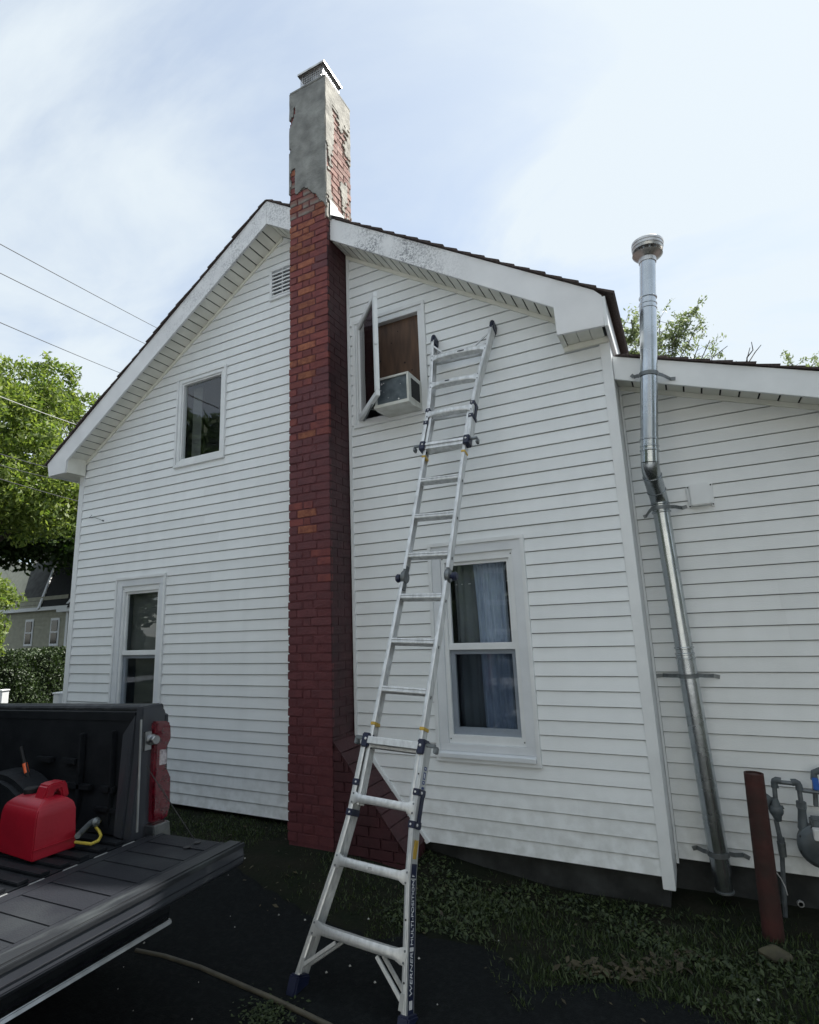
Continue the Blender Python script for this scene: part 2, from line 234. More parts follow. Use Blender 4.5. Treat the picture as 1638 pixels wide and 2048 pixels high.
# ------------------------------------------------------------------ mesh helpers
class MB:
    def __init__(s): s.v = []; s.f = []
    def add(s, vs, fs):
        o = len(s.v); s.v += [Vector(v) for v in vs]; s.f += [tuple(i+o for i in f) for f in fs]; return s
    def box(s, x0, x1, y0, y1, z0, z1):
        if x1 < x0: x0, x1 = x1, x0
        if y1 < y0: y0, y1 = y1, y0
        if z1 < z0: z0, z1 = z1, z0
        return s.add([(x0,y0,z0),(x1,y0,z0),(x1,y1,z0),(x0,y1,z0),(x0,y0,z1),(x1,y0,z1),(x1,y1,z1),(x0,y1,z1)],
            [(0,3,2,1),(4,5,6,7),(0,1,5,4),(1,2,6,5),(2,3,7,6),(3,0,4,7)])
    def prism(s, poly, d):
        n = len(poly); d = Vector(d); a = [Vector(p) for p in poly]
        return s.add(a+[p+d for p in a], [tuple(range(n)), tuple(range(2*n-1, n-1, -1))]+[(i, i+n, (i+1)%n+n, (i+1)%n) for i in range(n)])
    def fbox(s, o, ax, ay, az):       # box from a corner and three edge vectors
        o, ax, ay, az = map(Vector, (o, ax, ay, az))
        return s.add([o, o+ax, o+ax+ay, o+ay, o+az, o+ax+az, o+ax+ay+az, o+ay+az], [(0,3,2,1),(4,5,6,7),(0,1,5,4),(1,2,6,5),(2,3,7,6),(3,0,4,7)])
    def bar(s, a, b, w, t, side=(1,0,0)):   # rectangular bar centred on a-b, w along side, t across
        a, b = Vector(a), Vector(b); d = (b-a).normalized(); sd_ = Vector(side); sd_ = (sd_-d*sd_.dot(d)).normalized(); n = d.cross(sd_)
        return s.fbox(a-sd_*w/2-n*t/2, sd_*w, n*t, b-a)
    def tube(s, path, r, n=12, cap=True):
        path = [Vector(p) for p in path]; rs = r if isinstance(r, (list, tuple)) else [r]*len(path)
        t0 = (path[1]-path[0]).normalized(); a = Vector((0,0,1)) if abs(t0.z) < .9 else Vector((1,0,0)); u = t0.cross(a).normalized(); vs = []
        for i, p in enumerate(path):
            t = (path[min(i+1, len(path)-1)]-path[max(i-1, 0)]).normalized(); u = (u-t*u.dot(t)).normalized(); w = t.cross(u)
            vs += [p+(u*math.cos(2*math.pi*k/n)+w*math.sin(2*math.pi*k/n))*rs[i] for k in range(n)]
        m = len(path); fs = [(i*n+k, i*n+(k+1)%n, (i+1)*n+(k+1)%n, (i+1)*n+k) for i in range(m-1) for k in range(n)]
        if cap: fs += [tuple(range(n-1, -1, -1)), tuple((m-1)*n+k for k in range(n))]
        return s.add(vs, fs)
    def lathe(s, c, axis, prof, n=20):      # prof: (distance along axis, radius)
        c, axis = Vector(c), Vector(axis).normalized(); a = Vector((0,0,1)) if abs(axis.z) < .9 else Vector((1,0,0)); u = axis.cross(a).normalized(); w = axis.cross(u)
        vs = [c+axis*h+(u*math.cos(2*math.pi*k/n)+w*math.sin(2*math.pi*k/n))*r for h, r in prof for k in range(n)]; m = len(prof)
        return s.add(vs, [(i*n+k, i*n+(k+1)%n, (i+1)*n+(k+1)%n, (i+1)*n+k) for i in range(m-1) for k in range(n)]+[tuple(range(n-1,-1,-1)), tuple((m-1)*n+k for k in range(n))])
    def ball(s, c, r, n=8, sq=(1,1,1)):
        c = Vector(c); vs = [c+Vector((r*sq[0]*math.sin(a)*math.cos(b), r*sq[1]*math.sin(a)*math.sin(b), r*sq[2]*math.cos(a))) for a in [math.pi*(i+.001*(i==0)-.001*(i==n))/n for i in range(n+1)] for b in [2*math.pi*j/(2*n) for j in range(2*n)]]
        k = 2*n
        return s.add(vs, [(i*k+j, (i+1)*k+j, (i+1)*k+(j+1)%k, i*k+(j+1)%k) for i in range(n) for j in range(k)])
    def mesh(s, name, m, off=(0,0,0), smooth=False, bevel=0.0):
        off = Vector(off); me = bpy.data.meshes.new(name); me.from_pydata([tuple(v-off) for v in s.v], [], s.f)
        bm = bmesh.new(); bm.from_mesh(me)
        bmesh.ops.recalc_face_normals(bm, faces=bm.faces)
        if bevel: bmesh.ops.bevel(bm, geom=[e for e in bm.edges if e.is_manifold and e.calc_face_angle(0) > 0.5], offset=bevel, segments=2, affect='EDGES', clamp_overlap=True)
        if smooth:
            for f in bm.faces: f.smooth = True
            for e in bm.edges:
                if e.is_manifold and e.calc_face_angle(0) > 0.7: e.smooth = False
        bm.to_mesh(me); bm.free(); me.materials.append(m); return me
ORG = {}
def link(name, me, parent=None, loc=(0,0,0)):
    o = bpy.data.objects.new(name, me); COL.objects.link(o)
    if parent is not None: o.parent = parent
    o.location = loc; return o
def root(name, loc, label, cat, group=None, rotz=0.0):
    o = bpy.data.objects.new(name, None); COL.objects.link(o); o.location = loc; o.rotation_euler = (0,0,rotz); o.empty_display_size = 0.2
    tag(o, label, cat, group); ORG[o.name] = Vector(loc) if rotz == 0 else Vector((0,0,0)); return o
def tag(o, label=None, cat=None, group=None, kind=None):
    if label: o['label'] = label
    if cat: o['category'] = cat
    if group: o['group'] = group
    if kind: o['kind'] = kind
    return o
def top_org(p):
    while p.parent is not None: p = p.parent
    return ORG.get(p.name, Vector((0,0,0)))
def part(name, mb, m, parent, smooth=False, bevel=0.0, label=None, kind=None):   # mesh given in world coordinates (or the root's own frame when the root is turned)
    o = link(name, mb.mesh(name, m, top_org(parent), smooth, bevel), parent)
    if label: o['label'] = label
    if kind: o['kind'] = kind
    return o
def thing(name, mb, m, label, cat, group=None, smooth=False, bevel=0.0, kind=None, org=None):
    c = Vector(org) if org is not None else sum(mb.v, Vector())/len(mb.v)
    o = link(name, mb.mesh(name, m, c, smooth, bevel), None, c); tag(o, label, cat, group, kind); ORG[o.name] = c; return o
def npmesh(name, V, Fq, m, k=4):
    me = bpy.data.meshes.new(name); V = np.asarray(V, dtype=np.float32).reshape(-1, 3); Fq = np.asarray(Fq, dtype=np.int32).reshape(-1, k)
    me.vertices.add(len(V)); me.vertices.foreach_set('co', V.ravel()); me.loops.add(Fq.size); me.loops.foreach_set('vertex_index', Fq.ravel())
    me.polygons.add(len(Fq)); me.polygons.foreach_set('loop_start', np.arange(0, Fq.size, k, dtype=np.int32)); me.polygons.foreach_set('loop_total', np.full(len(Fq), k, dtype=np.int32))
    me.update(calc_edges=True); me.materials.append(m); return me
def text_mb(s, size):
    cu = bpy.data.curves.new('print', 'FONT'); cu.body = s; cu.size = size; cu.align_x = 'LEFT'; cu.extrude = 0.0004
    to = bpy.data.objects.new('print', cu); COL.objects.link(to); bpy.context.view_layer.update()
    me = bpy.data.meshes.new_from_object(to.evaluated_get(bpy.context.evaluated_depsgraph_get()))
    mb = MB(); mb.add([v.co.copy() for v in me.vertices], [tuple(p.vertices) for p in me.polygons]); bpy.data.objects.remove(to); bpy.data.meshes.remove(me); return mb
def place_mb(mb, o, ax, ay, az):
    o, ax, ay, az = map(Vector, (o, ax, ay, az)); mb.v = [o+ax*v.x+ay*v.y+az*v.z for v in mb.v]; return mb
def sst(a, b, x): t = min(max((x-a)/(b-a), 0), 1); return t*t*(3-2*t)

# ------------------------------------------------------------------ ground
def gz(x, y):
    wl = -0.045 + (-0.205+0.045)*sst(3.9, 5.7, x); t = sst(-1.3, -0.15, y)
    if y > 0: t = 1-sst(3, 12, y)
    z = -0.135 + (wl+0.135)*t*(1 if -1 < x < 12 else 0.3)
    if -3 < x < 10 and -6 < y < 1: z += 0.012*noise.noise((x*2.1, y*2.1, 3))
    return z
def axis_pts(a, b, fine, lo, hi, coarse): 
    p = list(np.arange(lo, a, coarse))+list(np.arange(a, b, fine))+list(np.arange(b, hi+1, coarse)); return p
gx = axis_pts(-2, 10, 0.12, -402, 410, 16.0); gy = axis_pts(-6, 1.2, 0.12, -406, 420, 16.0)
V = [(x, y, gz(x, y)) for y in gy for x in gx]; nx = len(gx)
Fq = [(j*nx+i, j*nx+i+1, (j+1)*nx+i+1, (j+1)*nx+i) for j in range(len(gy)-1) for i in range(nx-1)]
g = link('ground', npmesh('ground', V, Fq, m_soil)); tag(g, kind='structure')
for p in g.data.polygons: p.use_smooth = True
# asphalt driveway in front
EDGE = [(-3.0, -1.35), (1.5, -1.15)] + [tuple(PZ(a, b, -0.12).xy) for a, b in ((470,1742),(560,1790),(640,1838),(760,1868),(880,1868),(985,1885),(1035,1930),(1060,1968),(1150,1960),(1240,1956),(1330,1985),(1420,2020),(1520,2050))] + [(9.0, -3.2)]
def edge_y(x):
    for (xa, ya), (xb, yb) in zip(EDGE, EDGE[1:]):
        if xa <= x <= xb: return ya+(yb-ya)*(x-xa)/(xb-xa)
    return EDGE[-1][1]
EDGE.sort()
V = []; xs = list(np.arange(-3, 9, 0.06)); rows = 34
for x in xs:
    e = edge_y(x)+0.05*noise.noise((x*5, 0, 0))+0.03*noise.noise((x*17, 4, 0))
    for k in range(rows):
        y = e-(e+6)*(k/(rows-1))**1.5; lift = 0.012 if k > 0 else -0.012
        V.append((x, y, gz(x, y)+lift))
Fq = [(i*rows+k, (i+1)*rows+k, (i+1)*rows+k+1, i*rows+k+1) for i in range(len(xs)-1) for k in range(rows-1)]
d = link('driveway', npmesh('driveway', V, Fq, m_asph)); tag(d, kind='structure')
# driveway further out as flat pavement towards the street behind the camera, toned pale to bounce light onto the wall
mb = MB().box(-30, 30, -12.4, -5.99, -0.135, -0.125); d = link('street', mb.mesh('street', m_street)); tag(d, kind='structure')

# ------------------------------------------------------------------ house
E_ = 0.1016
RX, RZ, SLOPE = 3.095, 6.03, 0.667          # ridge, top of the rake board
house = root('house', (3.07, 0, 0), 'two storey white vinyl sided gable house with a lower side addition', 'house')
XL, XR = 0.0, 6.163
FY = -0.28                                   # plane of the rake boards
def soff(x): return (5.813+0.650*(x-3.167)) if x < RX else (5.246-0.657*(x-3.904))
SFT = 5.772
def xlim(z):      # wall extent at height z under the rake soffit
    a = XL if z < 3.765 else 0.031+(z-3.785)/0.650; b = XR if z < 3.762 else 3.904+(5.246-z)/0.657
    return max(a, XL), min(b, XR)
OPEN = [(4.645, 5.457, 0.588, 2.268), (0.732, 1.545, 0.588, 2.268), (1.585, 2.338, 3.424, 4.492), (3.957, 4.724, 3.416, 4.498), (2.93, 3.6, 5.055, 5.425)]
def prof(t):      # outward offset at relative height t within a course
    return 0.018-0.011*t
def shoulder(z):  # left edge of siding right of the chimney
    return 3.925 if z > 0.74 else 3.925+(0.74-z)*(4.545-3.925)/0.74
def boards(parent, m, y0, z0, ncourse, lim, holes, leftcut=None):
    for k in range(ncourse):
        zb, zt = z0+k*E_, z0+(k+1)*E_; gr = zt-0.0062
        cuts = sorted({zb, gr, zt} | {c for h in holes for c in (h[2], h[3]) if zb+.002 < c < zt-.002} | ({c for c in leftcut if zb+.002 < c < zt-.002} if leftcut else set()))
        strips = []
        for za, zc in zip(cuts, cuts[1:]):
            zm = (za+zc)/2; (a0, b0), (a1, b1) = lim(za), lim(zc)
            if b0-a0 < 0.02: continue
            if b1 <= a1: a1 = b1 = (a1+b1)/2
            iv = [(a0, b0, a1, b1)]
            for h in holes:
                if h[2] < zm < h[3]:
                    nv = []
                    for (p, q, r, s_) in iv:
                        if h[1] <= min(p, r) or h[0] >= max(q, s_): nv.append((p, q, r, s_)); continue
                        if h[0] > p: nv.append((p, h[0], r, h[0]))
                        if h[1] < q: nv.append((h[1], q, h[1], s_))
                    iv = nv
            strips += [(za, zc, v) for v in iv]
        groups = []
        for st in strips:
            hit = [g_ for g_ in groups if any(min(o[2][1], st[2][1])-max(o[2][0], st[2][0]) > 0.01 for o in g_)]
            ng = [st]
            for g_ in hit: ng += g_; groups.remove(g_)
            groups.append(ng)
        if k % 2 == 0: seam = [random.uniform(.8, 3.0), random.uniform(4.1, 5.9), random.uniform(6.8, 8.5)]
        ng_ = []
        for g_ in groups:
            sx = next((v for v in seam if all(o[2][0] < v-.35 and o[2][1] > v+.35 and o[2][3] > v+.35 and o[2][2] < v-.35 for o in g_)), None)
            if sx is None: ng_.append((g_, 0.0))
            else: ng_ += [([(a_, b_, (v[0], sx, v[2], sx)) for a_, b_, v in g_], 0.0), ([(a_, b_, (sx-.012, v[1], sx-.012, v[3])) for a_, b_, v in g_], .0016)]
        for g_, lift_ in ng_:
            mb = MB()
            for za, zc, (p, q, r, s_) in g_:
                if za >= gr-1e-6: continue
                ta, tb = (za-zb)/E_, (zc-zb)/E_
                if za >= gr-1e-6: ya = yb = y0-0.0015-lift_
                else: ya, yb = y0-prof(ta)-lift_, y0-prof(tb)-lift_
                mb.add([(p, ya, za), (q, ya, za), (s_, yb, zc), (r, yb, zc), (p, y0+.004, za), (q, y0+.004, za), (s_, y0+.004, zc), (r, y0+.004, zc)],
                       [(0,1,2,3), (4,7,6,5), (0,4,5,1), (3,2,6,7), (0,3,7,4), (1,5,6,2)])
            part('siding_board', mb, m, parent)
def lim_left(z): a, b = xlim(z); return a, min(b, 3.47)
def lim_right(z): a, b = xlim(z); return max(a, shoulder(z)), b
boards(house, m_side, 0.0, 0.0, 57, lim_left, OPEN)
boards(house, m_side, 0.0, 0.0, 57, lim_right, OPEN, leftcut=[0.74])
# sheathing wall behind boards (with window openings) and other walls
def sheath(name, parent, y, x0, x1, z0, z1, holes, m, topf=None, t=0.05):
    xs_ = sorted({x0, x1} | ({round(v*.1, 2) for v in range(int(x0*10), int(x1*10)+1) if x0 < v*.1 < x1} if topf else set()) | {v for h in holes for v in h[:2] if x0 < v < x1} | ({RX} if topf and x0 < RX < x1 else set())); zs_ = sorted({z0, z1} | {v for h in holes for v in h[2:] if z0 < v < z1}); mb = MB()
    for xa, xb in zip(xs_, xs_[1:]):
        for za, zb in zip(zs_, zs_[1:]):
            if any(h[0] < (xa+xb)/2 < h[1] and h[2] < (za+zb)/2 < h[3] for h in holes): continue
            if topf:
                ta, tb = min(zb, topf(xa)), min(zb, topf(xb))
                if ta <= za or tb <= za: continue
            else: ta = tb = zb
            mb.prism([(xa, y, za), (xb, y, za), (xb, y, tb), (xa, y, ta)], (0, t, 0))
    return part(name, mb, m, parent)
wtop = lambda x: RZ-0.04-SLOPE*abs(x-RX)
sheath('wall', house, 0.0045, -0.05, 6.20, 0.0, 6.1, [(h[0]+.03, h[1]-.03, h[2]+.03, h[3]-.03) for h in OPEN], m_wrap, wtop)
mb = MB().box(-0.05, 0.0, 0.06, 9, 0, 3.8).box(6.16, 6.232, 0.06, 9, 0, 3.85); mb.prism([(-.05, 8.95, 0), (6.2, 8.95, 0), (6.2, 8.95, 3.8), (RX, 8.95, 5.9), (-.05, 8.95, 3.8)], (0, .05, 0))
part('wall', mb, m_side, house)
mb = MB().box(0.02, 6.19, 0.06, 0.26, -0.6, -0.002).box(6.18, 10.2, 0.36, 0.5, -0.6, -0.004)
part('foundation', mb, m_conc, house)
# corner posts
part('corner_post', MB().box(-0.088, -0.001, -0.022, 0.004, 0.0, 3.74).box(-0.088, -0.06, 0.0, 0.09, 0.0, 3.74), m_trim, house, bevel=0.003)
part('corner_post', MB().box(6.163, 6.236, -0.024, -0.004, -0.072, 3.70).box(6.214, 6.236, -0.004, 0.30, -0.072, 3.70), m_trim, house, bevel=0.003)
part('trim_channel', MB().box(6.238, 6.254, 0.304, 0.326, -0.03, 3.41), m_trim, house)
# trim beside the chimney, following its sloped shoulder
part('trim_channel', MB().box(3.897, 3.927, -0.026, 0.004, 0.735, 5.27), m_trim, house, bevel=0.003)
part('trim_channel', MB().prism([(3.897, -.026, .735), (3.927, -.026, .745), (4.552, -.026, 0.0), (4.52, -.026, -0.018)], (0, .03, 0)), m_trim, house, bevel=0.003)
part('trim_channel', MB().box(3.423, 3.447, -0.022, 0.004, 0.0, 5.60), m_trim, house)
# frieze trims under the soffit
def slope_strip(mb, xa, xb, f, y0, y1, h0, h1):
    mb.prism([(xa, y0, f(xa)+h0), (xb, y0, f(xb)+h0), (xb, y0, f(xb)+h1), (xa, y0, f(xa)+h1)], (0, y1-y0, 0))
mb = MB(); slope_strip(mb, 0.02, RX, soff, -0.028, 0.0, -0.038, 0.004); part('trim_channel', mb, m_soffit, house)
mb = MB(); slope_strip(mb, 3.90, 5.90, soff, -0.028, 0.0, -0.038, 0.004); part('trim_channel', mb, m_soffit, house)

# rake boards (fascia) at FY with box returns
rk = lambda x: RZ-SLOPE*abs(x-RX)
FH = 0.262
mb = MB().prism([(-0.345, FY, rk(-.345)), (-0.300, FY, 3.575), (0.02, FY, 3.572), (0.03, FY, rk(0.03)-FH), (RX, FY, RZ-FH-.008), (RX, FY, RZ)], (0, 0.024, 0))
part('rake_board', mb, m_fascia, house, bevel=0.002)
mb = MB().prism([(RX+.002, FY, RZ), (RX+.002, FY, RZ-FH-.008), (3.46, FY, rk(3.46)-FH), (3.46, FY, rk(3.46))], (0, 0.024, 0)); part('rake_board', mb, m_fascia, house, bevel=0.002)
mb = MB().prism([(3.875, FY, rk(3.875)), (3.875, FY, rk(3.875)-.235), (5.895, FY, rk(5.895)-.245), (5.90, FY, 3.69), (6.236, FY, 3.668), (6.240, FY, 3.905), (6.19, FY, rk(6.19))], (0, 0.024, 0))
part('rake_board', mb, m_fascia, house, bevel=0.002)
# box returns: undersides and inner cheeks
mb = MB().box(0.005, 0.029, FY+.024, -0.03, 3.58, 3.80); part('return_cheek', mb, m_soffit, house)
for k in range(3):
    part('soffit_panel', MB().box(-0.28+k*.1, -0.183+k*.1, FY+.03, 0.30, 3.580, 3.586), m_soffit, house)
mb = MB().box(-0.33, -0.298, FY+.024, 9.2, 3.575, 3.76); part('eave_board', mb, m_trim, house)
mb = MB().box(5.90, 5.935, FY+.024, -0.02, 3.69, 3.95); part('return_cheek', mb, m_soffit, house)
for k in range(3):
    part('soffit_panel', MB().box(5.940+k*.092, 6.028+k*.092, FY+.03, -0.03, 3.702-k*.004, 3.708-k*.004), m_soffit, house)
mb = MB().box(5.905, 6.236, -0.050, -0.026, 3.655, 3.700); part('trim_channel', mb, m_soffit, house)
mb = MB().box(6.238, 6.262, FY+.002, 9.2, 3.665, 3.895); part('eave_board', mb, m_trim, house)
# soffit panels: short boards laid across the overhang with open grooves between
def soffit_run(xa, xb, f, pitch=0.088, depth0=FY+.026, depth1=-0.026, lift=0.006, par=None, m=m_soffit):
    n = int(abs(xb-xa)/pitch); base = None
    for i in range(n+1):
        a = xa+i*pitch; b = min(a+pitch-0.012, xb)
        if b-a < 0.02: continue
        mb = MB(); mb.prism([(a, depth0, f(a)+lift), (b, depth0, f(b)+lift), (b, depth0, f(b)+lift+.006), (a, depth0, f(a)+lift+.006)], (0, depth1-depth0, 0)); part('soffit_panel', mb, m, par or house)
    mb = MB(); slope_strip(mb, xa, xb, f, depth0, depth1, lift+.016, lift+.022); part('soffit_backing', mb, m_conc, par or house)
soffit_run(0.03, RX, lambda x: soff(x)-.004)
soffit_run(RX+.002, 3.44, lambda x: soff(RX)-.657*(x-RX))
soffit_run(3.90, 5.90, lambda x: soff(x)-.004)
# roof: shingle courses with real steps
def roof(parent, x0, z0, x1, z1, ya, yb, th=0.012, expo=0.14, holes=None, m=m_shingle):
    # x0,z0 = eave ; x1,z1 = ridge
    d = Vector((x1-x0, 0, z1-z0)); Ln = d.length; d.normalize(); nrm = Vector((-d.z, 0, d.x)); nrm = nrm if nrm.z > 0 else -nrm
    n = int(Ln/expo)+1
    for i in range(n):
        s0 = i*expo-0.02; s1 = min(Ln, (i+1)*expo+0.03)
        for (p, q) in (holes(x0+d.x*(s0+s1)/2) if holes else [(ya, yb)]):
            p += random.uniform(-.008, .008)
            a = Vector((x0, p, z0))+d*s0; mb = MB()
            mb.add([a+nrm*.004, a+nrm*(th+.012), a+d*(s1-s0)+nrm*.006, a+d*(s1-s0)+nrm*.0, a+Vector((0,q-p,0))+nrm*.004, a+Vector((0,q-p,0))+nrm*(th+.012), a+Vector((0,q-p,0))+d*(s1-s0)+nrm*.006, a+Vector((0,q-p,0))+d*(s1-s0)],
                   [(0,1,2,3),(4,7,6,5),(0,4,5,1),(1,5,6,2),(2,6,7,3),(3,7,4,0)])
            part('shingle_course', mb, m, parent)
CHX = (3.43, 3.905, 0.13)
def hole(x): return [(FY-.02, 9.3)] if not (CHX[0]-.04 < x < CHX[1]+.01) else [(CHX[2], 9.3)]
roof(house, -0.36, rk(-.36)+.004, RX, RZ+.004, FY-.02, 9.3, holes=hole)
roof(house, 6.30, rk(6.30)+.004, RX, RZ+.004, FY-.02, 9.3, holes=hole)
mb = MB(); mb.prism([(-.33, 0.14, rk(-.33)-.004), (RX, 0.14, RZ-.004), (6.25, 0.14, rk(6.25)-.004), (6.25, 0.14, rk(6.25)-.03), (RX, 0.14, RZ-.03), (-.33, 0.14, rk(-.33)-.03)], (0, 9.0, 0))
part('roof_deck', mb, m_shingle, house)
mb = MB(); mb.prism([(-.33, FY+.02, rk(-.33)-.004), (RX, FY+.02, RZ-.004), (3.42, FY+.02, rk(3.42)-.004), (3.42, FY+.02, rk(3.42)-.03), (RX, FY+.02, RZ-.03), (-.33, FY+.02, rk(-.33)-.03)], (0, .115-FY, 0))
mb.prism([(3.92, FY+.02, rk(3.92)-.004), (6.25, FY+.02, rk(6.25)-.004), (6.25, FY+.02, rk(6.25)-.03), (3.92, FY+.02, rk(3.92)-.03)], (0, .115-FY, 0)); part('roof_deck', mb, m_shingle, house)

# addition on the right
AY, AF = 0.33, 0.03
arz = lambda x: 3.558-0.351*(x-6.253)
asof = lambda x: 3.405-0.352*(x-6.285)
boards(house, m_side2, AY, 0.0, 36, lambda z: (6.256, min(10.2, 6.285+(3.395-z)/0.352)), [])
mb = MB().prism([(6.24, AY+.0045, 0), (10.2, AY+.0045, 0), (10.2, AY+.0045, asof(10.2)), (6.24, AY+.0045, 3.42)], (0, .05, 0)); part('wall', mb, m_wrap, house); part('wall', MB().box(10.15, 10.2, AY+.06, 7, 0, 2.0), m_side2, house)
mb = MB().prism([(6.2375, AF, arz(6.2375)), (6.2385, AF, arz(6.2385)-.186), (10.5, AF, arz(10.5)-.186), (10.5, AF, arz(10.5))], (0, .022, 0)); part('rake_board', mb, m_trim, house, bevel=.002)
soffit_run(6.239, 10.2, asof, pitch=0.115, depth0=AF+.022, depth1=AY-.03)
mb = MB(); slope_strip(mb, 6.25, 10.2, asof, AY-.03, AY, -.03, .008); part('trim_channel', mb, m_soffit, house)
roof(house, 10.55, arz(10.55)+.004, 6.262, arz(6.262)+.004, AF-.02, 7.2, expo=0.14)
mb = MB(); mb.prism([(6.2395, AF+.02, arz(6.2395)-.002), (10.5, AF+.02, arz(10.5)-.002), (10.5, AF+.02, arz(10.5)-.03), (6.2395, AF+.02, arz(6.2395)-.03)], (0, 7, 0)); part('roof_deck', mb, m_shingle, house)

# gable louvre
lv = part('gable_vent', MB().box(2.93, 3.5, -.034, .004, 5.055, 5.085).box(2.93, 3.5, -.034, .004, 5.395, 5.425).box(2.93, 2.965, -.034, .004, 5.085, 5.395), m_trim, house, bevel=.002, label='white louvred gable vent half hidden by the chimney')
for k in range(7):
    z = 5.092+k*.043
    part('slat', MB().prism([(2.967, -.030, z), (2.967, -.030, z+.016), (2.967, .02, z+.036), (2.967, .02, z+.026)], (.53, 0, 0)), m_trim, lv)
part('slat', MB().box(3.10, 3.106, -.031, -.02, 5.085, 5.395), m_trim, lv)
part('vent_backing', MB().box(2.93, 3.5, .06, .08, 5.05, 5.43), m_dark, lv)

# windows
def room(par, x0, x1, z0, z1, dep=0.38, m=m_dark, y=0.075):
    mb = MB(); a = 0.15
    mb.add([(x0, y, z0), (x1, y, z0), (x1, y, z1), (x0, y, z1), (x0-a, y+dep, z0-.3), (x1+a, y+dep, z0-.3), (x1+a, y+dep, z1+.3), (x0-a, y+dep, z1+.3)], [(4,5,6,7), (0,1,5,4), (1,2,6,5), (2,3,7,6), (3,0,4,7)])
    return part('room', mb, m, par)
def frame(mb, x0, x1, z0, z1, w, y0, y1, wb=None, wt=None):
    wb = wb or w; wt = wt or w
    mb.box(x0, x1, y0, y1, z0, z0+wb); mb.box(x0, x1, y0, y1, z1-wt, z1); mb.box(x0, x0+w, y0, y1, z0+wb, z1-wt); mb.box(x1-w, x1, y0, y1, z0+wb, z1-wt); return mb
def dh_window(x0, z0, label):
    x1, z1 = x0+.812, z0+1.68
    w = part('window', frame(MB(), x0, x1, z0, z1, .03, -.034, .002), m_trim, house, bevel=.002, label=label)
    part('casing', frame(MB(), x0+.0302, x1-.0302, z0+.075, z1-.0302, .072, -.020, .045, wb=.055, wt=.075), m_alu_trim, w, bevel=.002)
    part('sill', MB().prism([(x0+.031, -.050, z0+.031), (x0+.031, -.050, z0+.062), (x0+.031, .02, z0+.085), (x0+.031, .02, z0+.031)], (.75, 0, 0)), m_alu_trim, w, bevel=.002)
    a, b, c, d = x0+.1024, x1-.1024, z0+.1302, z1-.1054
    part('frame', frame(MB(), a, b, c, d, .034, -.004, .06, wb=.06, wt=.06), m_trim, w, bevel=.002)
    zm = z0+.845
    part('upper_sash', frame(MB(), a+.0342, b-.0342, zm-.012, d-.0602, .026, .016, .045, wb=.04), m_trim, w, bevel=.002)
    part('lower_sash', frame(MB(), a+.0342, b-.0342, c+.0602, zm-.0125, .036, .030, .062, wb=.05, wt=.045), m_trim, w, bevel=.002)
    part('meeting_rail', MB().box(a+.0342, b-.0342, .004, .0155, zm-.022, zm+.028), m_trim, w, bevel=.002)
    part('upper_pane', MB().box(a+.055, b-.055, .030, .034, zm+.02, d-.08), m_glass, w)
    part('lower_pane', MB().box(a+.065, b-.065, .044, .048, c+.1, zm-.05), m_glass, w)
    part('insect_screen', MB().box(a+.0345, b-.0345, .020, .0205, c+.061, zm-.013), m_glass_scr, w)
    mb = MB()
    for (px_, pz_) in ((a+.015, d-.03), (b-.015, d-.03), (a+.015, c+.03), (b-.015, c+.03)): mb.lathe((px_, -.006, pz_), (0, 1, 0), [(0, .005), (.003, .005)], 8)
    part('screw_cap', mb, m_grain, w)
    room(w, a+.02, b-.02, c+.05, d-.05)
    return w
dh_window(4.645, 0.588, 'double hung window right of the ladder with a pale curtain behind the glass')
dh_window(0.732, 0.588, 'double hung window low on the left behind the pickup bed')
# upper left fixed window
w = part('window', frame(MB(), 1.585, 2.338, 3.424, 4.492, .03, -.036, .002, wb=.035), m_trim, house, bevel=.002, label='single pane window high on the left wall')
part('frame', frame(MB(), 1.6152, 2.3078, 3.4592, 4.4618, .042, -.024, .05), m_trim, w, bevel=.003)
part('sash', frame(MB(), 1.6574, 2.2656, 3.5014, 4.4196, .018, -.010, .045), m_trim, w, bevel=.002)
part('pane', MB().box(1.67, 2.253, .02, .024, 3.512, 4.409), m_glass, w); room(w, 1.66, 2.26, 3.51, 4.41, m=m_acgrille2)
part('blind', MB().box(1.69, 1.83, .12, .125, 3.5, 4.4), m_shade, w)
# casement window, sash swung open on its left hinge
w = part('window', frame(MB(), 3.957, 4.724, 3.416, 4.498, .032, -.036, .002), m_trim, house, bevel=.002, label='open casement window beside the chimney')
part('frame', frame(MB(), 3.9892, 4.6918, 3.4482, 4.4658, .042, -.022, .06, wt=.055), m_trim, w, bevel=.003)
room(w, 4.01, 4.67, 3.48, 4.42, dep=.5)
pl = part('plywood_board', MB().box(4.034, 4.646, .030, .042, 3.70, 4.408), m_ply, w, label='stained brown plywood closing the opening above the air conditioner')
mb = MB()
for (a, b, r_) in ((4.22, 4.05, .012), (4.35, 4.2, .006), (4.48, 3.97, .010), (4.30, 3.86, .012), (4.55, 3.88, .008), (4.42, 4.3, .005), (4.18, 3.92, .006)): mb.lathe((a, .028, b), (0, 1, 0), [(0, r_), (.004, r_)], 9)
part('plywood_knot', mb, m_knot, w)
hg = Vector((4.028, -.03, 0)); sdv = Vector((.715, -.70, 0)).normalized(); ln = 0.61; nv = Vector((sdv.y, -sdv.x, 0))
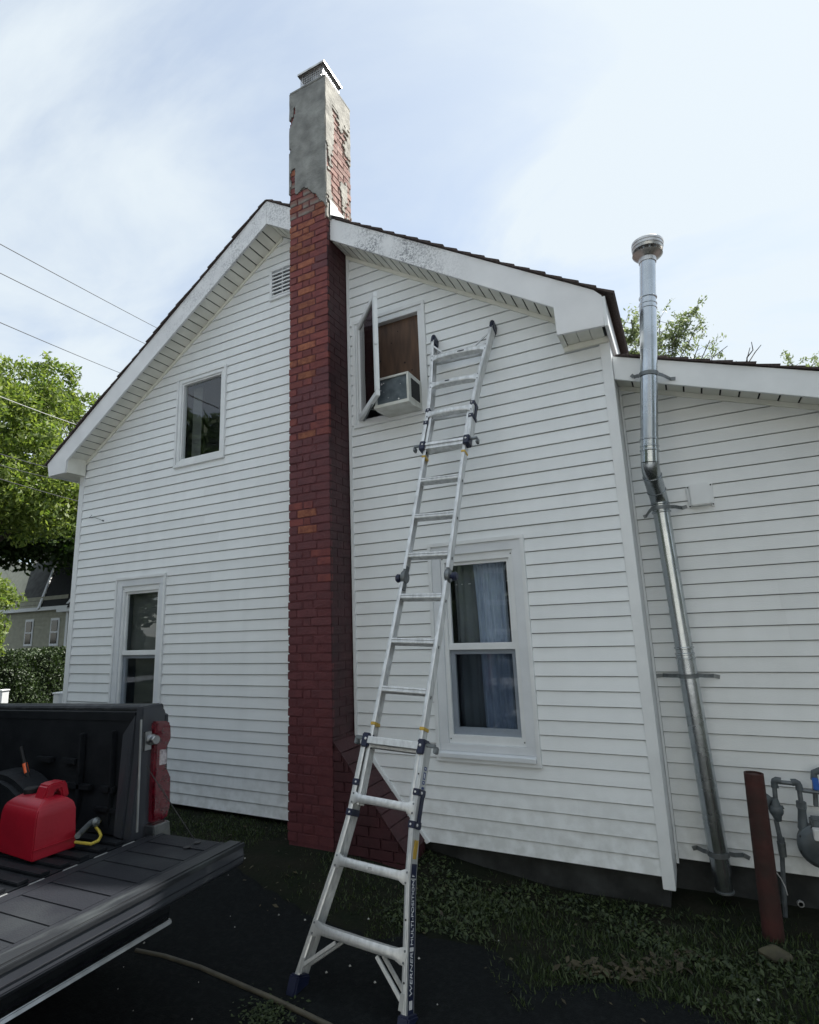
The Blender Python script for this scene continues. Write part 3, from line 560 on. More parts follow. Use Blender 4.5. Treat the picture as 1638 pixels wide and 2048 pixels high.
def sash_frame(z0, z1, wd_, t, ins=0.0):
    mb = MB(); a = hg+sdv*ins; L2 = ln-2*ins; up_ = Vector((0,0,1)); z0 += ins; z1 -= ins
    mb.fbox(a+up_*z0-nv*t/2, sdv*L2, nv*t, up_*wd_); mb.fbox(a+up_*(z1-wd_)-nv*t/2, sdv*L2, nv*t, up_*wd_)
    mb.fbox(a+up_*(z0+wd_)-nv*t/2, sdv*wd_, nv*t, up_*(z1-z0-2*wd_)); mb.fbox(a+sdv*(L2-wd_)+up_*(z0+wd_)-nv*t/2, sdv*wd_, nv*t, up_*(z1-z0-2*wd_)); return mb
part('open_sash', sash_frame(3.475, 4.425, .052, .034), m_trim, w, bevel=.004)
part('sash_pane', MB().fbox(hg+sdv*.045+Vector((0,0,3.52))-nv*.002, sdv*(ln-.09), nv*.004, (0,0,.86)), m_glass_sash, w)
mb = MB().bar((4.06, -.02, 3.475), hg+sdv*.42+Vector((0,0,3.478)), .014, .006).bar((4.40, -.02, 3.478), hg+sdv*.30+Vector((0,0,3.482)), .012, .006); part('hinge_arm', mb, m_strap, w)
part('sash_latch', MB().fbox(hg+sdv*(ln-.01)+Vector((0,0,3.93)), sdv*.02, nv*.02, (0,0,.035)), m_trim, w)

# ------------------------------------------------------------------ chimney
chm = part('chimney', MB().box(3.457, 3.880, -.328, .112, -.5, 7.105), m_mortar, house, label='tall painted brick chimney with a grey stuccoed top')
CXa, CXb, CYf, CYb = 3.447, 3.890, -.338, .12
def brick_mesh(w, h, d, seed):
    r = random.Random(seed); mb = MB(); mb.box(-w/2, w/2, 0, d, -h/2, h/2); me = mb.mesh('brick', m_paint, bevel=.004)
    for v in me.vertices: v.co += Vector((r.uniform(-.0018, .0018), r.uniform(-.0025, .0018), r.uniform(-.0018, .0018)))
    return me
BW, BH = .198, .0640; CO = 0.0722
variants = {}
def brick_obj(w, mt, parent, loc, rotz, dep=.03):
    key = (round(w, 2), mt.name, random.randrange(3))
    if key not in variants:
        me = brick_mesh(w, BH, dep, hash(key) % 999); me.materials[0] = mt; variants[key] = me
    o = link('brick', variants[key], parent, Vector(loc)-top_org(parent)); o.rotation_euler = (random.uniform(-.01, .01), random.uniform(-.012, .012), rotz); return o
z = -0.02; row = 0
BR = {}   # exposed bright bricks: row -> which
while z < 7.0:
    zc = z+BH/2
    if row % 2 == 0: spans = [(CXa, .088), (CXa+.098, .198), (CXa+.306, .137)]
    else: spans = [(CXa, .150), (CXa+.160, .098 if row % 4 == 1 else .07), (CXa+.268 if row % 4 == 1 else CXa+.24, .175 if row % 4 == 1 else .203)]
    for i, (x, w_) in enumerate(spans):
        if z > 6.05 and i > 0: continue
        mid = row % 2 == 0 and i == 1; r = random.random()*.45+.55*min(max(.5+1.15*noise.noise((x*3.2, z*2.3, 4.7)), 0), 1); mt = m_paint
        smudge = 5.60 < z < 6.0
        if 3.95 < z < 5.2: mt = m_brick_orange if (mid and r < .75) or r < .12 else (m_paint_red if r < .80 else m_paint)
        elif 5.2 <= z: mt = m_brick_orange if r < .30 else (m_paint_red if r < .9 else m_paint)
        elif 3.3 < z <= 3.95: mt = m_brick_orange if r < .30 or (mid and r < .6) else (m_paint_red if r < .6 else m_paint)
        elif 2.0 < z < 2.72: mt = m_brick_orange if (mid and r < .4) or r < .08 else (m_paint_red if r < .35 else m_paint)
        elif 1.1 < z <= 2.0: mt = m_paint_red if r < .07 else m_paint
        elif .3 < z <= 1.1: mt = m_paint_red if r < .04 else m_paint
        if z < .1: mt = m_paint
        if smudge and random.random() < .6: mt = m_smudge
        jx = random.uniform(-.002, .002)
        if i == 2: w_ = CXb-x
        if i == 0 and x < CXa+.01: x -= random.uniform(-.003, .006)
        brick_obj(w_, mt, chm, (x+w_/2+jx, CYf+.006+random.uniform(-.002, .0015), zc), 0)
    z += CO; row += 1
# painted side bricks below the roof: one joined piece, they hardly show singly
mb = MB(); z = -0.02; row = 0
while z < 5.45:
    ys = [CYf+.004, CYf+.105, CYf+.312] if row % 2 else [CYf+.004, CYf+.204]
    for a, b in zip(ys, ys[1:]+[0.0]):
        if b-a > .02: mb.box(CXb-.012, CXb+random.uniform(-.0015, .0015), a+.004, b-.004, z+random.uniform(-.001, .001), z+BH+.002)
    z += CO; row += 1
part('painted_side_brickwork', mb, m_paint_shaded, chm, kind='stuff')
mb = MB().box(CXb-.03, CXb-.004, CYf+.02, .1, -.4, 5.45); part('side_mortar', mb, m_paint_shaded, chm)
# exposed old bricks on the side above the roof
part('bare_mortar', MB().box(CXb-.03, CXb-.006, CYf+.01, .115, 5.45, 7.10), m_mortar_bare, chm)
z = 5.47; row = 0
while z < 7.03:
    ys = [CYf, CYf+.104, CYf+.312, CYb] if row % 2 else [CYf, CYf+.208, CYf+.416]
    for a, b in zip(ys, ys[1:]):
        if b-a > .05: brick_obj(b-a-.01, m_brick_old, chm, (CXb+random.uniform(-.004, .003), (a+b)/2, z+BH/2), math.pi/2)
    z += CO; row += 1
def mask_plate(org, ex, ez, nrm_, W_, H_, cell, keep, th, m, name, parent):
    nu, nv_ = int(W_/cell), int(H_/cell); org, ex, ez, nrm_ = map(Vector, (org, ex, ez, nrm_)); K = [[keep((i+.5)*cell, (j+.5)*cell) for j in range(nv_)] for i in range(nu)]; V = {}; mb = MB()
    def vi(i, j, s):
        k = (i, j, s)
        if k not in V:
            e = noise.noise((i*.9, j*.9, 1))*cell*.5 if 0 < i < nu else 0; f_ = noise.noise((i*.9, j*.9, 7))*cell*.5
            V[k] = len(mb.v); h = th*(.75+.5*noise.noise((i*.11, j*.11, 2))) if s else -.012
            mb.v.append(org+ex*(i*cell+e)+ez*(j*cell+f_)+nrm_*h)
        return V[k]
    ok = lambda i, j: 0 <= i < nu and 0 <= j < nv_ and K[i][j]
    for i in range(nu):
        for j in range(nv_):
            if not K[i][j]: continue
            mb.f.append((vi(i,j,1), vi(i+1,j,1), vi(i+1,j+1,1), vi(i,j+1,1)))
            for (di, dj, p, q) in ((-1,0,(i,j),(i,j+1)), (1,0,(i+1,j+1),(i+1,j)), (0,-1,(i+1,j),(i,j)), (0,1,(i,j+1),(i+1,j+1))):
                if not ok(i+di, j+dj): mb.f.append((vi(*p,1), vi(*q,1), vi(*q,0), vi(*p,0)))
    return part(name, mb, m, parent)
def keep_front(u, v):   # v from z=5.50
    z = 5.50+v; edge = 5.90-0.27*sst(.20, .45, u)+.05*noise.noise((u*14, v*5, 3)); n = noise.noise((u*9, v*6, 5))
    if z < edge: return False
    if u < .04 and n > .30 and z < 6.9: return False
    return not (u < .07 and n > .42 and z < 7.0)
mask_plate((CXa-.004, CYf-.001, 5.50), (1,0,0), (0,0,1), (0,-1,0), .452, 1.62, .0125, keep_front, .009, m_stucco, 'stucco_coat', chm)
def keep_side(u, v):
    z = 5.48+v; n = noise.noise((u*7, v*3.2, 11))+.35*noise.noise((u*20, v*9, 12))+.12*(math.sin((z)*2*math.pi/CO)); t = .22
    if z > 6.87: t = 1.0
    if u < .07: t = .45
    if z < 5.72: t = .5
    band = math.exp(-((z-6.32+(u-.30)*1.5)/.24)**2)*.85*sst(.08,.2,u)+math.exp(-((z-5.95+(u-.12)*1.4)/.20)**2)*.85*(u < .27)+math.exp(-((z-5.95)/.2)**2)*.5*(u > .38)
    return n+band*1.15 < t-.06
mask_plate((CXb+.004, CYf-.008, 5.48), (0,1,0), (0,0,1), (1,0,0), .462, 1.64, .0125, keep_side, .010, m_stucco2, 'stucco_coat', chm)
part('chimney_crown', MB().box(CXa-.004, CXb+.012, CYf-.012, .125, 7.095, 7.135), m_stucco, chm, bevel=.01)
# flashing on the roof beside the chimney
mb = MB()
for k in range(4):
    y = -.30+k*.11; zr = rk(3.92)
    mb.box(CXb+.018, CXb+.022+k*.001, y, y+.125, zr-.01, zr+.20-k*.022)
mb.prism([(CXb+.018, -.295, rk(3.908)+.03), (CXb+.018, .13, rk(3.908)+.03), (CXb+.16, .13, rk(4.05)+.035), (CXb+.16, -.295, rk(4.05)+.035)], (0, 0, .003))
part('flashing', mb, m_flash, chm)
part('flashing', MB().prism([(CXa-.012, FY-.01, rk(3.43)+.0), (CXa-.05, FY-.01, rk(3.40)+.01), (CXa-.008, FY-.01, rk(3.43)+.17)], (0, .4, 0)), m_black, chm)
# sloped masonry shoulder at the foot, right side
mb = MB().prism([(CXb-.002, -.318, .725), (4.50, -.318, -.005), (4.50, -.318, -.4), (CXb-.002, -.318, -.4)], (0, .316, 0)); part('shoulder', mb, m_paint_shaded, chm)
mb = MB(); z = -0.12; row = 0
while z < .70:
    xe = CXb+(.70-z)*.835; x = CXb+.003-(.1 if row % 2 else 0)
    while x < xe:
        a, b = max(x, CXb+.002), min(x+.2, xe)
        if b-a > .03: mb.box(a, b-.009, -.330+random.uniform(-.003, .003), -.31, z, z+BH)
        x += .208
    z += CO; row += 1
part('shoulder_brickwork', mb, m_paint_shaded, chm, kind='stuff')
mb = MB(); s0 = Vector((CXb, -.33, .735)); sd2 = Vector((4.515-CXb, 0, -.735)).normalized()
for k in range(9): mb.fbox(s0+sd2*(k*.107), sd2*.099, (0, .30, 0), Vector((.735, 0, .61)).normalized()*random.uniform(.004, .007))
part('shoulder_cap', mb, m_paint_shaded, chm, kind='stuff')
# metal chimney cap
cc = Vector((3.668, -.112, 7.13))
mb = MB()
hw = .170; hz = 7.41; pk = cc.z+.43
base = [cc+Vector((a*hw, b*hw, hz-cc.z)) for a, b in ((-1,-1),(1,-1),(1,1),(-1,1))]; apx = cc+Vector((0,0,.445)); s2 = .03
tp = [apx+Vector((a*s2, b*s2, 0)) for a, b in ((-1,-1),(1,-1),(1,1),(-1,1))]; low = [p-Vector((0,0,.022)) for p in base]; inn = [cc+(p-cc)*.97 for p in low]; 
mb.add(base+tp+low, [(4,5,6,7)]+[(i,(i+1)%4,4+(i+1)%4,4+i) for i in range(4)]+[(8+i,8+(i+1)%4,(i+1)%4,i) for i in range(4)])
part('cap_hood', mb, m_cap, chm)
mb = MB()
for a, b in ((-1,-1),(1,-1),(1,1),(-1,1)): mb.bar(cc+Vector((a*.135, b*.135, 0)), cc+Vector((a*.135, b*.135, .29)), .022, .004, side=(1,b*a*-1,0))
part('cap_leg', mb, m_cap, chm)
mb = MB()
for a, b, dx, dy in ((-1,-1,1,0),(1,-1,0,1),(1,1,-1,0),(-1,1,0,-1)):
    for k in range(13): 
        p = cc+Vector((a*.145, b*.145, 0))+Vector((dx, dy, 0))*(k*.0241); mb.bar(p, p+Vector((0,0,.28)), .0032, .0032)
    for k in range(10):
        p = cc+Vector((a*.145, b*.145, .02+k*.028)); mb.bar(p, p+Vector((dx, dy, 0))*.29, .003, .003, side=(0,0,1))
part('cap_screen', mb, m_flash, chm)
part('flue_liner', MB().lathe(cc-Vector((0,0,.03)), (0,0,1), [(0,.118),(.05,.114),(.08,.119),(.12,.112),(.16,.118),(.20,.112),(.24,.118),(.30,.113),(.30,.106),(0,.106)], 24), m_flash, chm, smooth=True)
#PART2
# ------------------------------------------------------------------ ladder
LH = Vector((4.9756, -0.7899, 1.9352)); RS = 0.3048
def LD(k): return Vector((-.05087, -.3286, -.9431)) if k <= 6.5 else Vector((-.0481, -.3807, -.9235))
def LP(k, off, h):
    d = LD(k).normalized(); n = Vector((0, d.z, -d.y)).normalized(); x = (Vector((1,0,0))-d*d.x).normalized()
    return LH+d*((k-6.5)*RS)+x*off+n*h
lad = root('ladder', (4.88, -1.64, -0.14), 'tall aluminium telescoping ladder with dark blue locks leaning against the white siding', 'ladder')
def lrail(mb, sg, nodes, C):
    vs = []; n = len(C)
    for k, o in nodes: vs += [LP(k, sg*(o+a), h) for a, h in C]
    m_ = len(nodes); mb.add(vs, [(i*n+j, i*n+(j+1)%n, (i+1)*n+(j+1)%n, (i+1)*n+j) for i in range(m_-1) for j in range(n)]+[tuple(range(n)), tuple((m_-1)*n+j for j in range(n-1, -1, -1))])
Cin = [(0,.030),(.008,.032),(.016,.032),(.023,.030),(.023,.012),(.0215,.008),(.0215,-.008),(.023,-.012),(.023,-.030),(0,-.030),(0,-.026),(.019,-.026),(.019,.026),(0,.026)]
Cout = [(0,.040),(.009,.0425),(.018,.0425),(.019,.040),(.021,.040),(.022,.0425),(.027,.0425),(.027,-.040),(0,-.040),(0,-.037),(.0245,-.037),(.0245,.0365),(0,.0365)]
def arc(nodes, n=5):
    out = []
    for (k0, o0), (k1, o1) in zip(nodes, nodes[1:]): out += [(k0+(k1-k0)*i/n, o0+(o1-o0)*i/n) for i in range(n)]
    return out+[nodes[-1]]
lowN = [(9.95,.178),(11.15,.179),(11.35,.182),(11.6,.190),(12.0,.202),(13.72,.289)]
upN = [(3.02,.176),(1.85,.176),(1.6,.179),(1.3,.186),(.9,.196),(-.72,.254)]
for sg in (-1, 1):
    for nm, nodes, C in (('inner_rail', [(1.95,.150),(6.34,.150)], Cin), ('inner_rail', [(6.66,.150),(11.1,.150)], Cin), ('outer_rail', lowN, Cout), ('outer_rail', upN, Cout)):
        mb = MB(); lrail(mb, sg, nodes, C); part(nm, mb, m_alu, lad)
def lbox(mb, k, dk, a, b, h0, h1):
    P8 = [LP(k+s*dk, o, h) for s in (-1, 1) for o, h in ((a,h0),(b,h0),(b,h1),(a,h1))]
    return mb.add(P8, [(0,1,2,3),(4,7,6,5),(0,4,5,1),(1,5,6,2),(2,6,7,3),(3,7,4,0)])
PR = [(-.026,-.016),(.031,-.016),(.033,-.012),(.033,-.006),(.027,-.003),(.027,.004),(.031,.007),(.033,.012),(.031,.017),(-.026,.017)]
for k in (4, 5, 6, 7, 8, 9):
    mb = MB(); mb.add([LP(k+t/RS, o, h) for o in (-.149, .149) for h, t in PR], [tuple(range(10)), tuple(range(19, 9, -1))]+[(i, (i+1)%10, (i+1)%10+10, i+10) for i in range(10)]); part('rung', mb, m_alu, lad)
for k in (3, 10):
    mb = MB(); pr = [(-.026,-.022),(.052,-.022),(.054,-.018),(.054,.016),(.044,.020),(.030,.022),(.026,.034),(-.026,.034)]
    if k == 3: pr = [(-.026,-.03),(.046,-.024),(.048,-.02),(.048,.000),(.036,.004),(.034,.018),(.040,.022),(.040,.030),(-.026,.030)]
    n = len(pr); mb.add([LP(k+t/RS, o, h) for o in (-.174, .174) for h, t in pr], [tuple(range(n)), tuple(range(2*n-1, n-1, -1))]+[(i, (i+1)%n, (i+1)%n+n, i+n) for i in range(n)]); part('rung', mb, m_alu, lad)
def oin(k):
    N_ = lowN if k > 6 else sorted(upN)
    for (a, oa), (b, ob) in zip(N_, N_[1:]):
        if a <= k <= b: return oa+(ob-oa)*(k-a)/(b-a)
    return N_[-1][1]
for k in (0, 1, 2, 11, 12, 13):
    w_ = oin(k)+.020; mb = MB(); vs = []; X = [(-1,.034,.003,0),(-1+.10,.033,.004,0),(-1+.22,.021,.045,.2),(-.5,.020,.05,.75),(0,.020,.05,1),(.5,.020,.05,.75),(1-.22,.021,.045,.2),(1-.10,.033,.004,0),(1,.034,.003,0)]
    for t, hh, dp, bw in X:
        f_ = .044+.012*bw; q = hh/RS
        vs += [LP(k-q, t*w_, f_), LP(k-q*.35, t*w_, f_+(.004 if abs(t) < .9 else .001)), LP(k+q*.55, t*w_, f_+(.004 if abs(t) < .9 else .001)), LP(k+q, t*w_, f_-.002), LP(k+q, t*w_, f_-dp), LP(k-q, t*w_, f_-dp)]
    m_ = len(X); mb.add(vs, [(i*6+j, i*6+(j+1)%6, (i+1)*6+(j+1)%6, (i+1)*6+j) for i in range(m_-1) for j in range(6)]+[tuple(range(6)), tuple((m_-1)*6+j for j in range(5,-1,-1))])
    part('rung', mb, m_alu, lad, smooth=True)
mb = MB()
for k in (0, 1, 2, 11, 12, 13):
    for sg in (-1, 1):
        for s in (-.07, .075): mb.lathe(LP(k+s, sg*(oin(k)+.010), .045), LP(k, 0, 1)-LP(k, 0, 0), [(0, .0055), (.003, .004)], 8)
part('rivet', mb, m_strap, lad)
mb = MB()
for k in (4, 5, 6, 7, 8, 9):
    lbox(mb, k+.09, .03, .1735, .1742, -.006, .006)
for k in (10.45, 12.55, 13.3): mb.lathe(LP(k, oin(k)+.012, .0425), LP(k,0,1)-LP(k,0,0), [(0,.005),(.0006,.005)], 8)
part('rung_lock_slot', mb, m_grain, lad)
# rear cross bars and braces at both ends
for k in (13.04, -.02, 1.98):
    w_ = oin(k)+.005; mb = MB(); lbox(mb, k, .075 if k > 5 else .05, -w_, w_, -.044, -.030); part('cross_bar', mb, m_alu_dull, lad)
for sg in (-1, 1):
    for h in (.038, -.030):
        part('brace', MB().bar(LP(13.10, sg*.118, h), LP(13.52, sg*(oin(13.5)+.004), h), .017, .014), m_alu, lad, bevel=.002)
        part('brace', MB().bar(LP(-.07, sg*.13, h), LP(-.47, sg*(oin(-.4)+.004), h), .013, .008), m_alu, lad)
for sg in (-1, 1): part('brace_plate', lbox(MB(), 13.52, .10, sg*(oin(13.5)-.006), sg*(oin(13.5)+.012), .0425, .046), m_alu_dull, lad)
for sg in (-1, 1):
    part('foot', lbox(MB(), 13.83, .18, sg*(oin(13.72)-.012), sg*(oin(13.72)+.046), -.052, .056), m_blue, lad, bevel=.008)
    part('top_pad', lbox(MB(), -.79, .15, sg*(oin(-.7)-.003), sg*(oin(-.7)+.033), -.058, .048), m_blue, lad, bevel=.010)
    for k in (10.74, 11.24):
        part('sleeve_bracket', lbox(MB(), k, .055, sg*(oin(k)-.004), sg*(oin(k)+.032), -.044, .047), m_blue, lad, bevel=.002)
    for k in (1.86, 2.26):
        part('sleeve_bracket', lbox(MB(), k, .055, sg*(oin(k)-.004), sg*(oin(k)+.032), -.044, .047), m_blue, lad, bevel=.002)
    part('sleeve_bracket', lbox(MB(), 11.0, .30, sg*(oin(11)+.0275), sg*(oin(11)+.034), -.030, .010), m_blue, lad, bevel=.002)
    part('sleeve_bracket', lbox(MB(), 2.06, .24, sg*(oin(2)+.0275), sg*(oin(2)+.034), -.030, .010), m_blue, lad, bevel=.002)
    mb = MB()
    for k in (10.74, 11.24, 1.86, 2.26): mb.lathe(LP(k, sg*(oin(k)+.010), .047), LP(k,0,1)-LP(k,0,0), [(0,.006),(.003,.004)], 8)
    for k in (10.74, 11.24): mb.lathe(LP(k, sg*(oin(k)+.032), .01), (sg,0,0), [(0,.008),(.004,.006)], 8)
    part('rivet', mb, m_label, lad)
    for k, yl in ((10.0, 9.68), (3.0, 3.30)):
        lk = part('lock', lbox(MB(), k, .13, sg*.158, sg*.205, -.02, .056), m_blue, lad, bevel=.006)
        s_ = MB(); s_.lathe(LP(k-.02, sg*.178, .056), LP(k,0,1)-LP(k,0,0), [(0,.008),(.004,.005)], 10); part('rivet', s_, m_label, lk)
        part('lock_lever', lbox(MB(), k-.04, .035, sg*.205, sg*.262, .020, .038), m_strap, lk, bevel=.004)
        part('lock_lever', lbox(MB(), k+.02, .060, sg*.248, sg*.268, -.010, .030), m_strap, lk, bevel=.004)
        part('band', lbox(MB(), yl, .030, sg*.147, sg*.177, -.033, .035), m_yellow, lad, bevel=.002)
    hgp = part('hinge', MB().lathe(LP(6.5, sg*.148, 0), (sg,0,0), [(0,.042),(.008,.046),(.022,.046),(.030,.040)], 20), m_strap, lad, smooth=True)
    part('hinge_knob', MB().lathe(LP(6.52, sg*.176, 0), (sg,0,0), [(0,.014),(.016,.014),(.018,.026),(.040,.030),(.050,.022)], 16), m_blue, hgp, smooth=True)
    mb = MB(); lbox(mb, 6.36, .12, sg*.152, sg*.170, -.024, .024); lbox(mb, 6.66, .14, sg*.152, sg*.170, -.024, .024); part('hinge_plate', mb, m_strap, hgp)
part('sleeve_tip', lbox(MB(), 11.62, .16, oin(11.6)+.0275, oin(11.6)+.031, -.020, .020), m_yellow, lad)
# print on the right rail
def on_rail(mb, k0, h0, off_add, m, nm):   # reads upwards along the outer face of the right rail
    o = LP(k0, oin(k0)+.027+off_add, h0); ax = (LP(k0-.5, oin(k0-.5)+.027+off_add, h0)-o).normalized(); n = (LP(k0,0,1)-LP(k0,0,0)).normalized(); az = ax.cross(n)
    return part(nm, place_mb(mb, o, ax, n, az), m, lad)
def strip_on_rail(ka, kb, h0, h1, add, m, nm):
    mb = MB(); ks = [ka+(kb-ka)*i/8 for i in range(9)]; vs = []
    for k in ks: vs += [LP(k, oin(k)+.027+add, h0), LP(k, oin(k)+.027+add, h1), LP(k, oin(k)+.0268, h1), LP(k, oin(k)+.0268, h0)]
    mb.add(vs, [(i*4+j, i*4+(j+1)%4, (i+1)*4+(j+1)%4, (i+1)*4+j) for i in range(8) for j in range(4)]+[(0,1,2,3),(32,35,34,33)]); return part(nm, mb, m, lad)
strip_on_rail(12.02, 13.68, -.034, .026, .0006, m_blue, 'decal'); strip_on_rail(11.80, 12.0, -.034, .026, .0006, m_blue, 'decal')
t1 = text_mb('MULTI-POSITION PRO', .034); wx = max(v.x for v in t1.v)
for v in t1.v: v.x *= .335/wx; v.y *= 1.15
on_rail(t1, 12.86, -.014, .0012, m_print_w, 'lettering')
t1 = text_mb('WERNER', .034); wx = max(v.x for v in t1.v)
for v in t1.v: v.x = v.x*.16/wx+v.y*.22; v.y *= 1.15
on_rail(t1, 13.46, -.014, .0012, m_print_w, 'lettering')
strip_on_rail(13.50, 13.60, -.018, .014, .0012, m_label, 'barcode_label')
strip_on_rail(12.88, 12.93, -.02, .02, .0012, m_label, 'label')
for i, (a, b) in enumerate(((10.31, 10.37), (10.40, 10.52), (10.54, 10.60), (10.64, 10.68))):
    strip_on_rail(a, b, -.018, .012, .0009, m_bluel, 'decal')
    strip_on_rail(a+.02, b-.02, -.006, .004, .0013, m_print_w, 'decal')
mb = MB(); lbox(mb, 12.0, .018, -.015, .035, .0602, .0608); part('sticker', mb, m_label, lad)
t1 = text_mb('375', .016); o_ = LP(12.018, -.004, .0611); place_mb(t1, o_, (1,0,0), LP(11,0,0)-LP(12,0,0) and (LP(11,0,0)-LP(12,0,0)).normalized(), (LP(12,0,1)-LP(12,0,0)).normalized()); part('lettering', t1, m_grain, lad)
strip = MB(); lbox(strip, 1.0, .02, -.07, -.03, .0602, .0608); lbox(strip, 0.02, .02, .0, .06, .0602, .0608); part('sticker', strip, m_grain, lad)
mb = MB(); lbox(mb, 7.35, .1, -.1735, -.174, -.012, .012); part('label', mb, m_label, lad)

# ------------------------------------------------------------------ window air conditioner
ac = root('air_conditioner', (4.49, -.13, 3.455), 'dusty white air conditioner sticking out of the open upper window', 'air conditioner')
part('casing', frame(MB(), 4.335, 4.66, 3.455, 3.712, .018, -.285, -.27).box(4.335, 4.66, -.27, .02, 3.455, 3.459).box(4.335, 4.66, -.27, .02, 3.708, 3.712).box(4.335, 4.339, -.27, .02, 3.459, 3.708).box(4.656, 4.66, -.27, .02, 3.459, 3.708), m_acbody, ac)
part('base_pan', MB().prism([(4.33, -.30, 3.438), (4.33, -.30, 3.462), (4.33, .02, 3.456), (4.33, .02, 3.452), (4.33, -.24, 3.430)], (.335, 0, 0)), m_acbody, ac, bevel=.004)
cl_ = part('coil', MB().box(4.35, 4.64, -.272, -.25, 3.47, 3.70), m_acgrille, ac)
mb = MB()
for k in range(24): mb.box(4.354+k*.0118, 4.3555+k*.0118, -.2755, -.272, 3.472, 3.698)
part('fin', mb, m_acgrille, ac, kind='stuff')
mb = MB()
for k in range(14): mb.box(4.6605, 4.664, -.235+k*.012, -.228+k*.012, 3.50, 3.67)
part('side_louvre', mb, m_grain, ac)
part('mounting_tab', MB().box(4.44, 4.49, -.292, -.285, 3.690, 3.708), m_acbody, ac)
mb = MB()
for a, b, r_ in ((4.39,3.60,.006),(4.40,3.655,.009),(4.42,3.66,.006),(4.56,3.49,.008),(4.46,3.52,.004),(4.42,3.58,.003),(4.58,3.62,.003)): mb.lathe((a, -.279, b), (0,1,0), [(0,r_),(.002,r_)], 7)
part('paint_fleck', mb, m_label, ac)

# ------------------------------------------------------------------ flue pipe with cap
fl = root('flue_pipe', tuple(PY(1447, 1765, .17)), 'galvanised steel flue pipe strapped up the wall of the side addition', 'flue pipe')
P0, P1, P2 = PY(1295, 524, -.09), PY(1299, 893, -.085), PY(1300, 925, -.075)
P3, P4 = PY(1312, 975, .06), PY(1320, 1008, .13); P5 = PY(1443, 1745, .20)
R_ = .056
Pm = P0.lerp(P1, .24)
part('pipe_section', MB().tube([P0, Pm], R_-.001, 24), m_galv, fl, smooth=True, label='upper dull pipe section below the cap')
part('pipe_section', MB().tube([Pm, P1], R_+.002, 24), m_galv, fl, smooth=True)
part('elbow', MB().tube([P1, P2], [R_+.003, R_+.004], 20), m_galv, fl, smooth=True)
def bez(a, b, c, d_, n): return [((1-t)**3)*a+3*((1-t)**2)*t*b+3*(1-t)*t*t*c+t**3*d_ for t in [i/n for i in range(n+1)]]
eb = bez(P2, P2+(P1-P0).normalized()*.09, P4-(P5-P4).normalized()*.09, P4, 12)
for i0, i1, rr_ in ((0, 4, .004), (4, 8, .006), (8, 12, .004)):
    part('elbow', MB().tube(eb[i0:i1+1], R_+rr_, 22), m_galv_dark, fl, smooth=True)
for i0 in (4, 8): dv_ = eb[i0+1]-eb[i0-1]; dv_.normalize(); part('bead', MB().tube([eb[i0]-dv_*.005, eb[i0]+dv_*.005], R_+.009, 22), m_galv_dark, fl, smooth=True)
Pj = P4.lerp(P5, .435)
part('pipe_section', MB().tube([P4, Pj], R_, 24), m_galv, fl, smooth=True); part('pipe_section', MB().tube([Pj, P5], R_+.003, 24), m_galv, fl, smooth=True)
P6 = P5+(P5-P4).normalized()*.10; part('pipe_end', MB().tube([P5, P6], R_-.005, 20), m_galv_dark, fl, smooth=True); part('pipe_end', MB().tube([P6, P6+(P6-P5)*.1], [R_+.002, R_+.002], 20), m_strap, fl, smooth=True)
def bead(p, dirv, r=R_+.006, m=m_galv): mb = MB(); d = Vector(dirv).normalized(); mb.tube([p-d*.008, p-d*.004, p+d*.004, p+d*.008], [r-.005, r, r, r-.005], 24); part('bead', mb, m, fl, smooth=True)
dn = P1-P0
for p in (Pm, Pm+dn.normalized()*.035, Pm-dn.normalized()*.05): bead(p, dn)
for p in (P1, P1-dn.normalized()*.05, P1+dn.normalized()*.03): bead(p, dn, R_+.008)
for t in (0, .035, .06): bead(P4+(P5-P4).normalized()*t, P5-P4, R_+.009, m_galv_dark)
for t in (-.04, 0, .03): bead(Pj+(P5-P4).normalized()*t, P5-P4, R_+.007)
cpd = (P0-P1).normalized(); cp = part('cap', MB().lathe(P0-cpd*.01, cpd, [(0,R_+.004),(.03,R_+.006),(.05,.092),(.065,.105),(.067,.060)], 28), m_cap, fl, smooth=True)
part('cap_ring', MB().lathe(P0+cpd*.082, cpd, [(0,.104),(.018,.108),(.021,.104),(.024,.109),(.042,.110),(.045,.106),(.048,.111),(.066,.110),(.075,.100),(.078,.06)], 28), m_cap, cp, smooth=True)
mb = MB()
for k in range(14):
    a = k*2*math.pi/14; mb.box(0,0,0,0,0,0) if False else mb.bar(P0+cpd*.05+Vector((math.cos(a), math.sin(a), 0))*.09, P0+cpd*.09+Vector((math.cos(a), math.sin(a), 0))*.09, .012, .002, side=(-math.sin(a), math.cos(a), 0))
part('cap_spacer', mb, m_strap, cp)
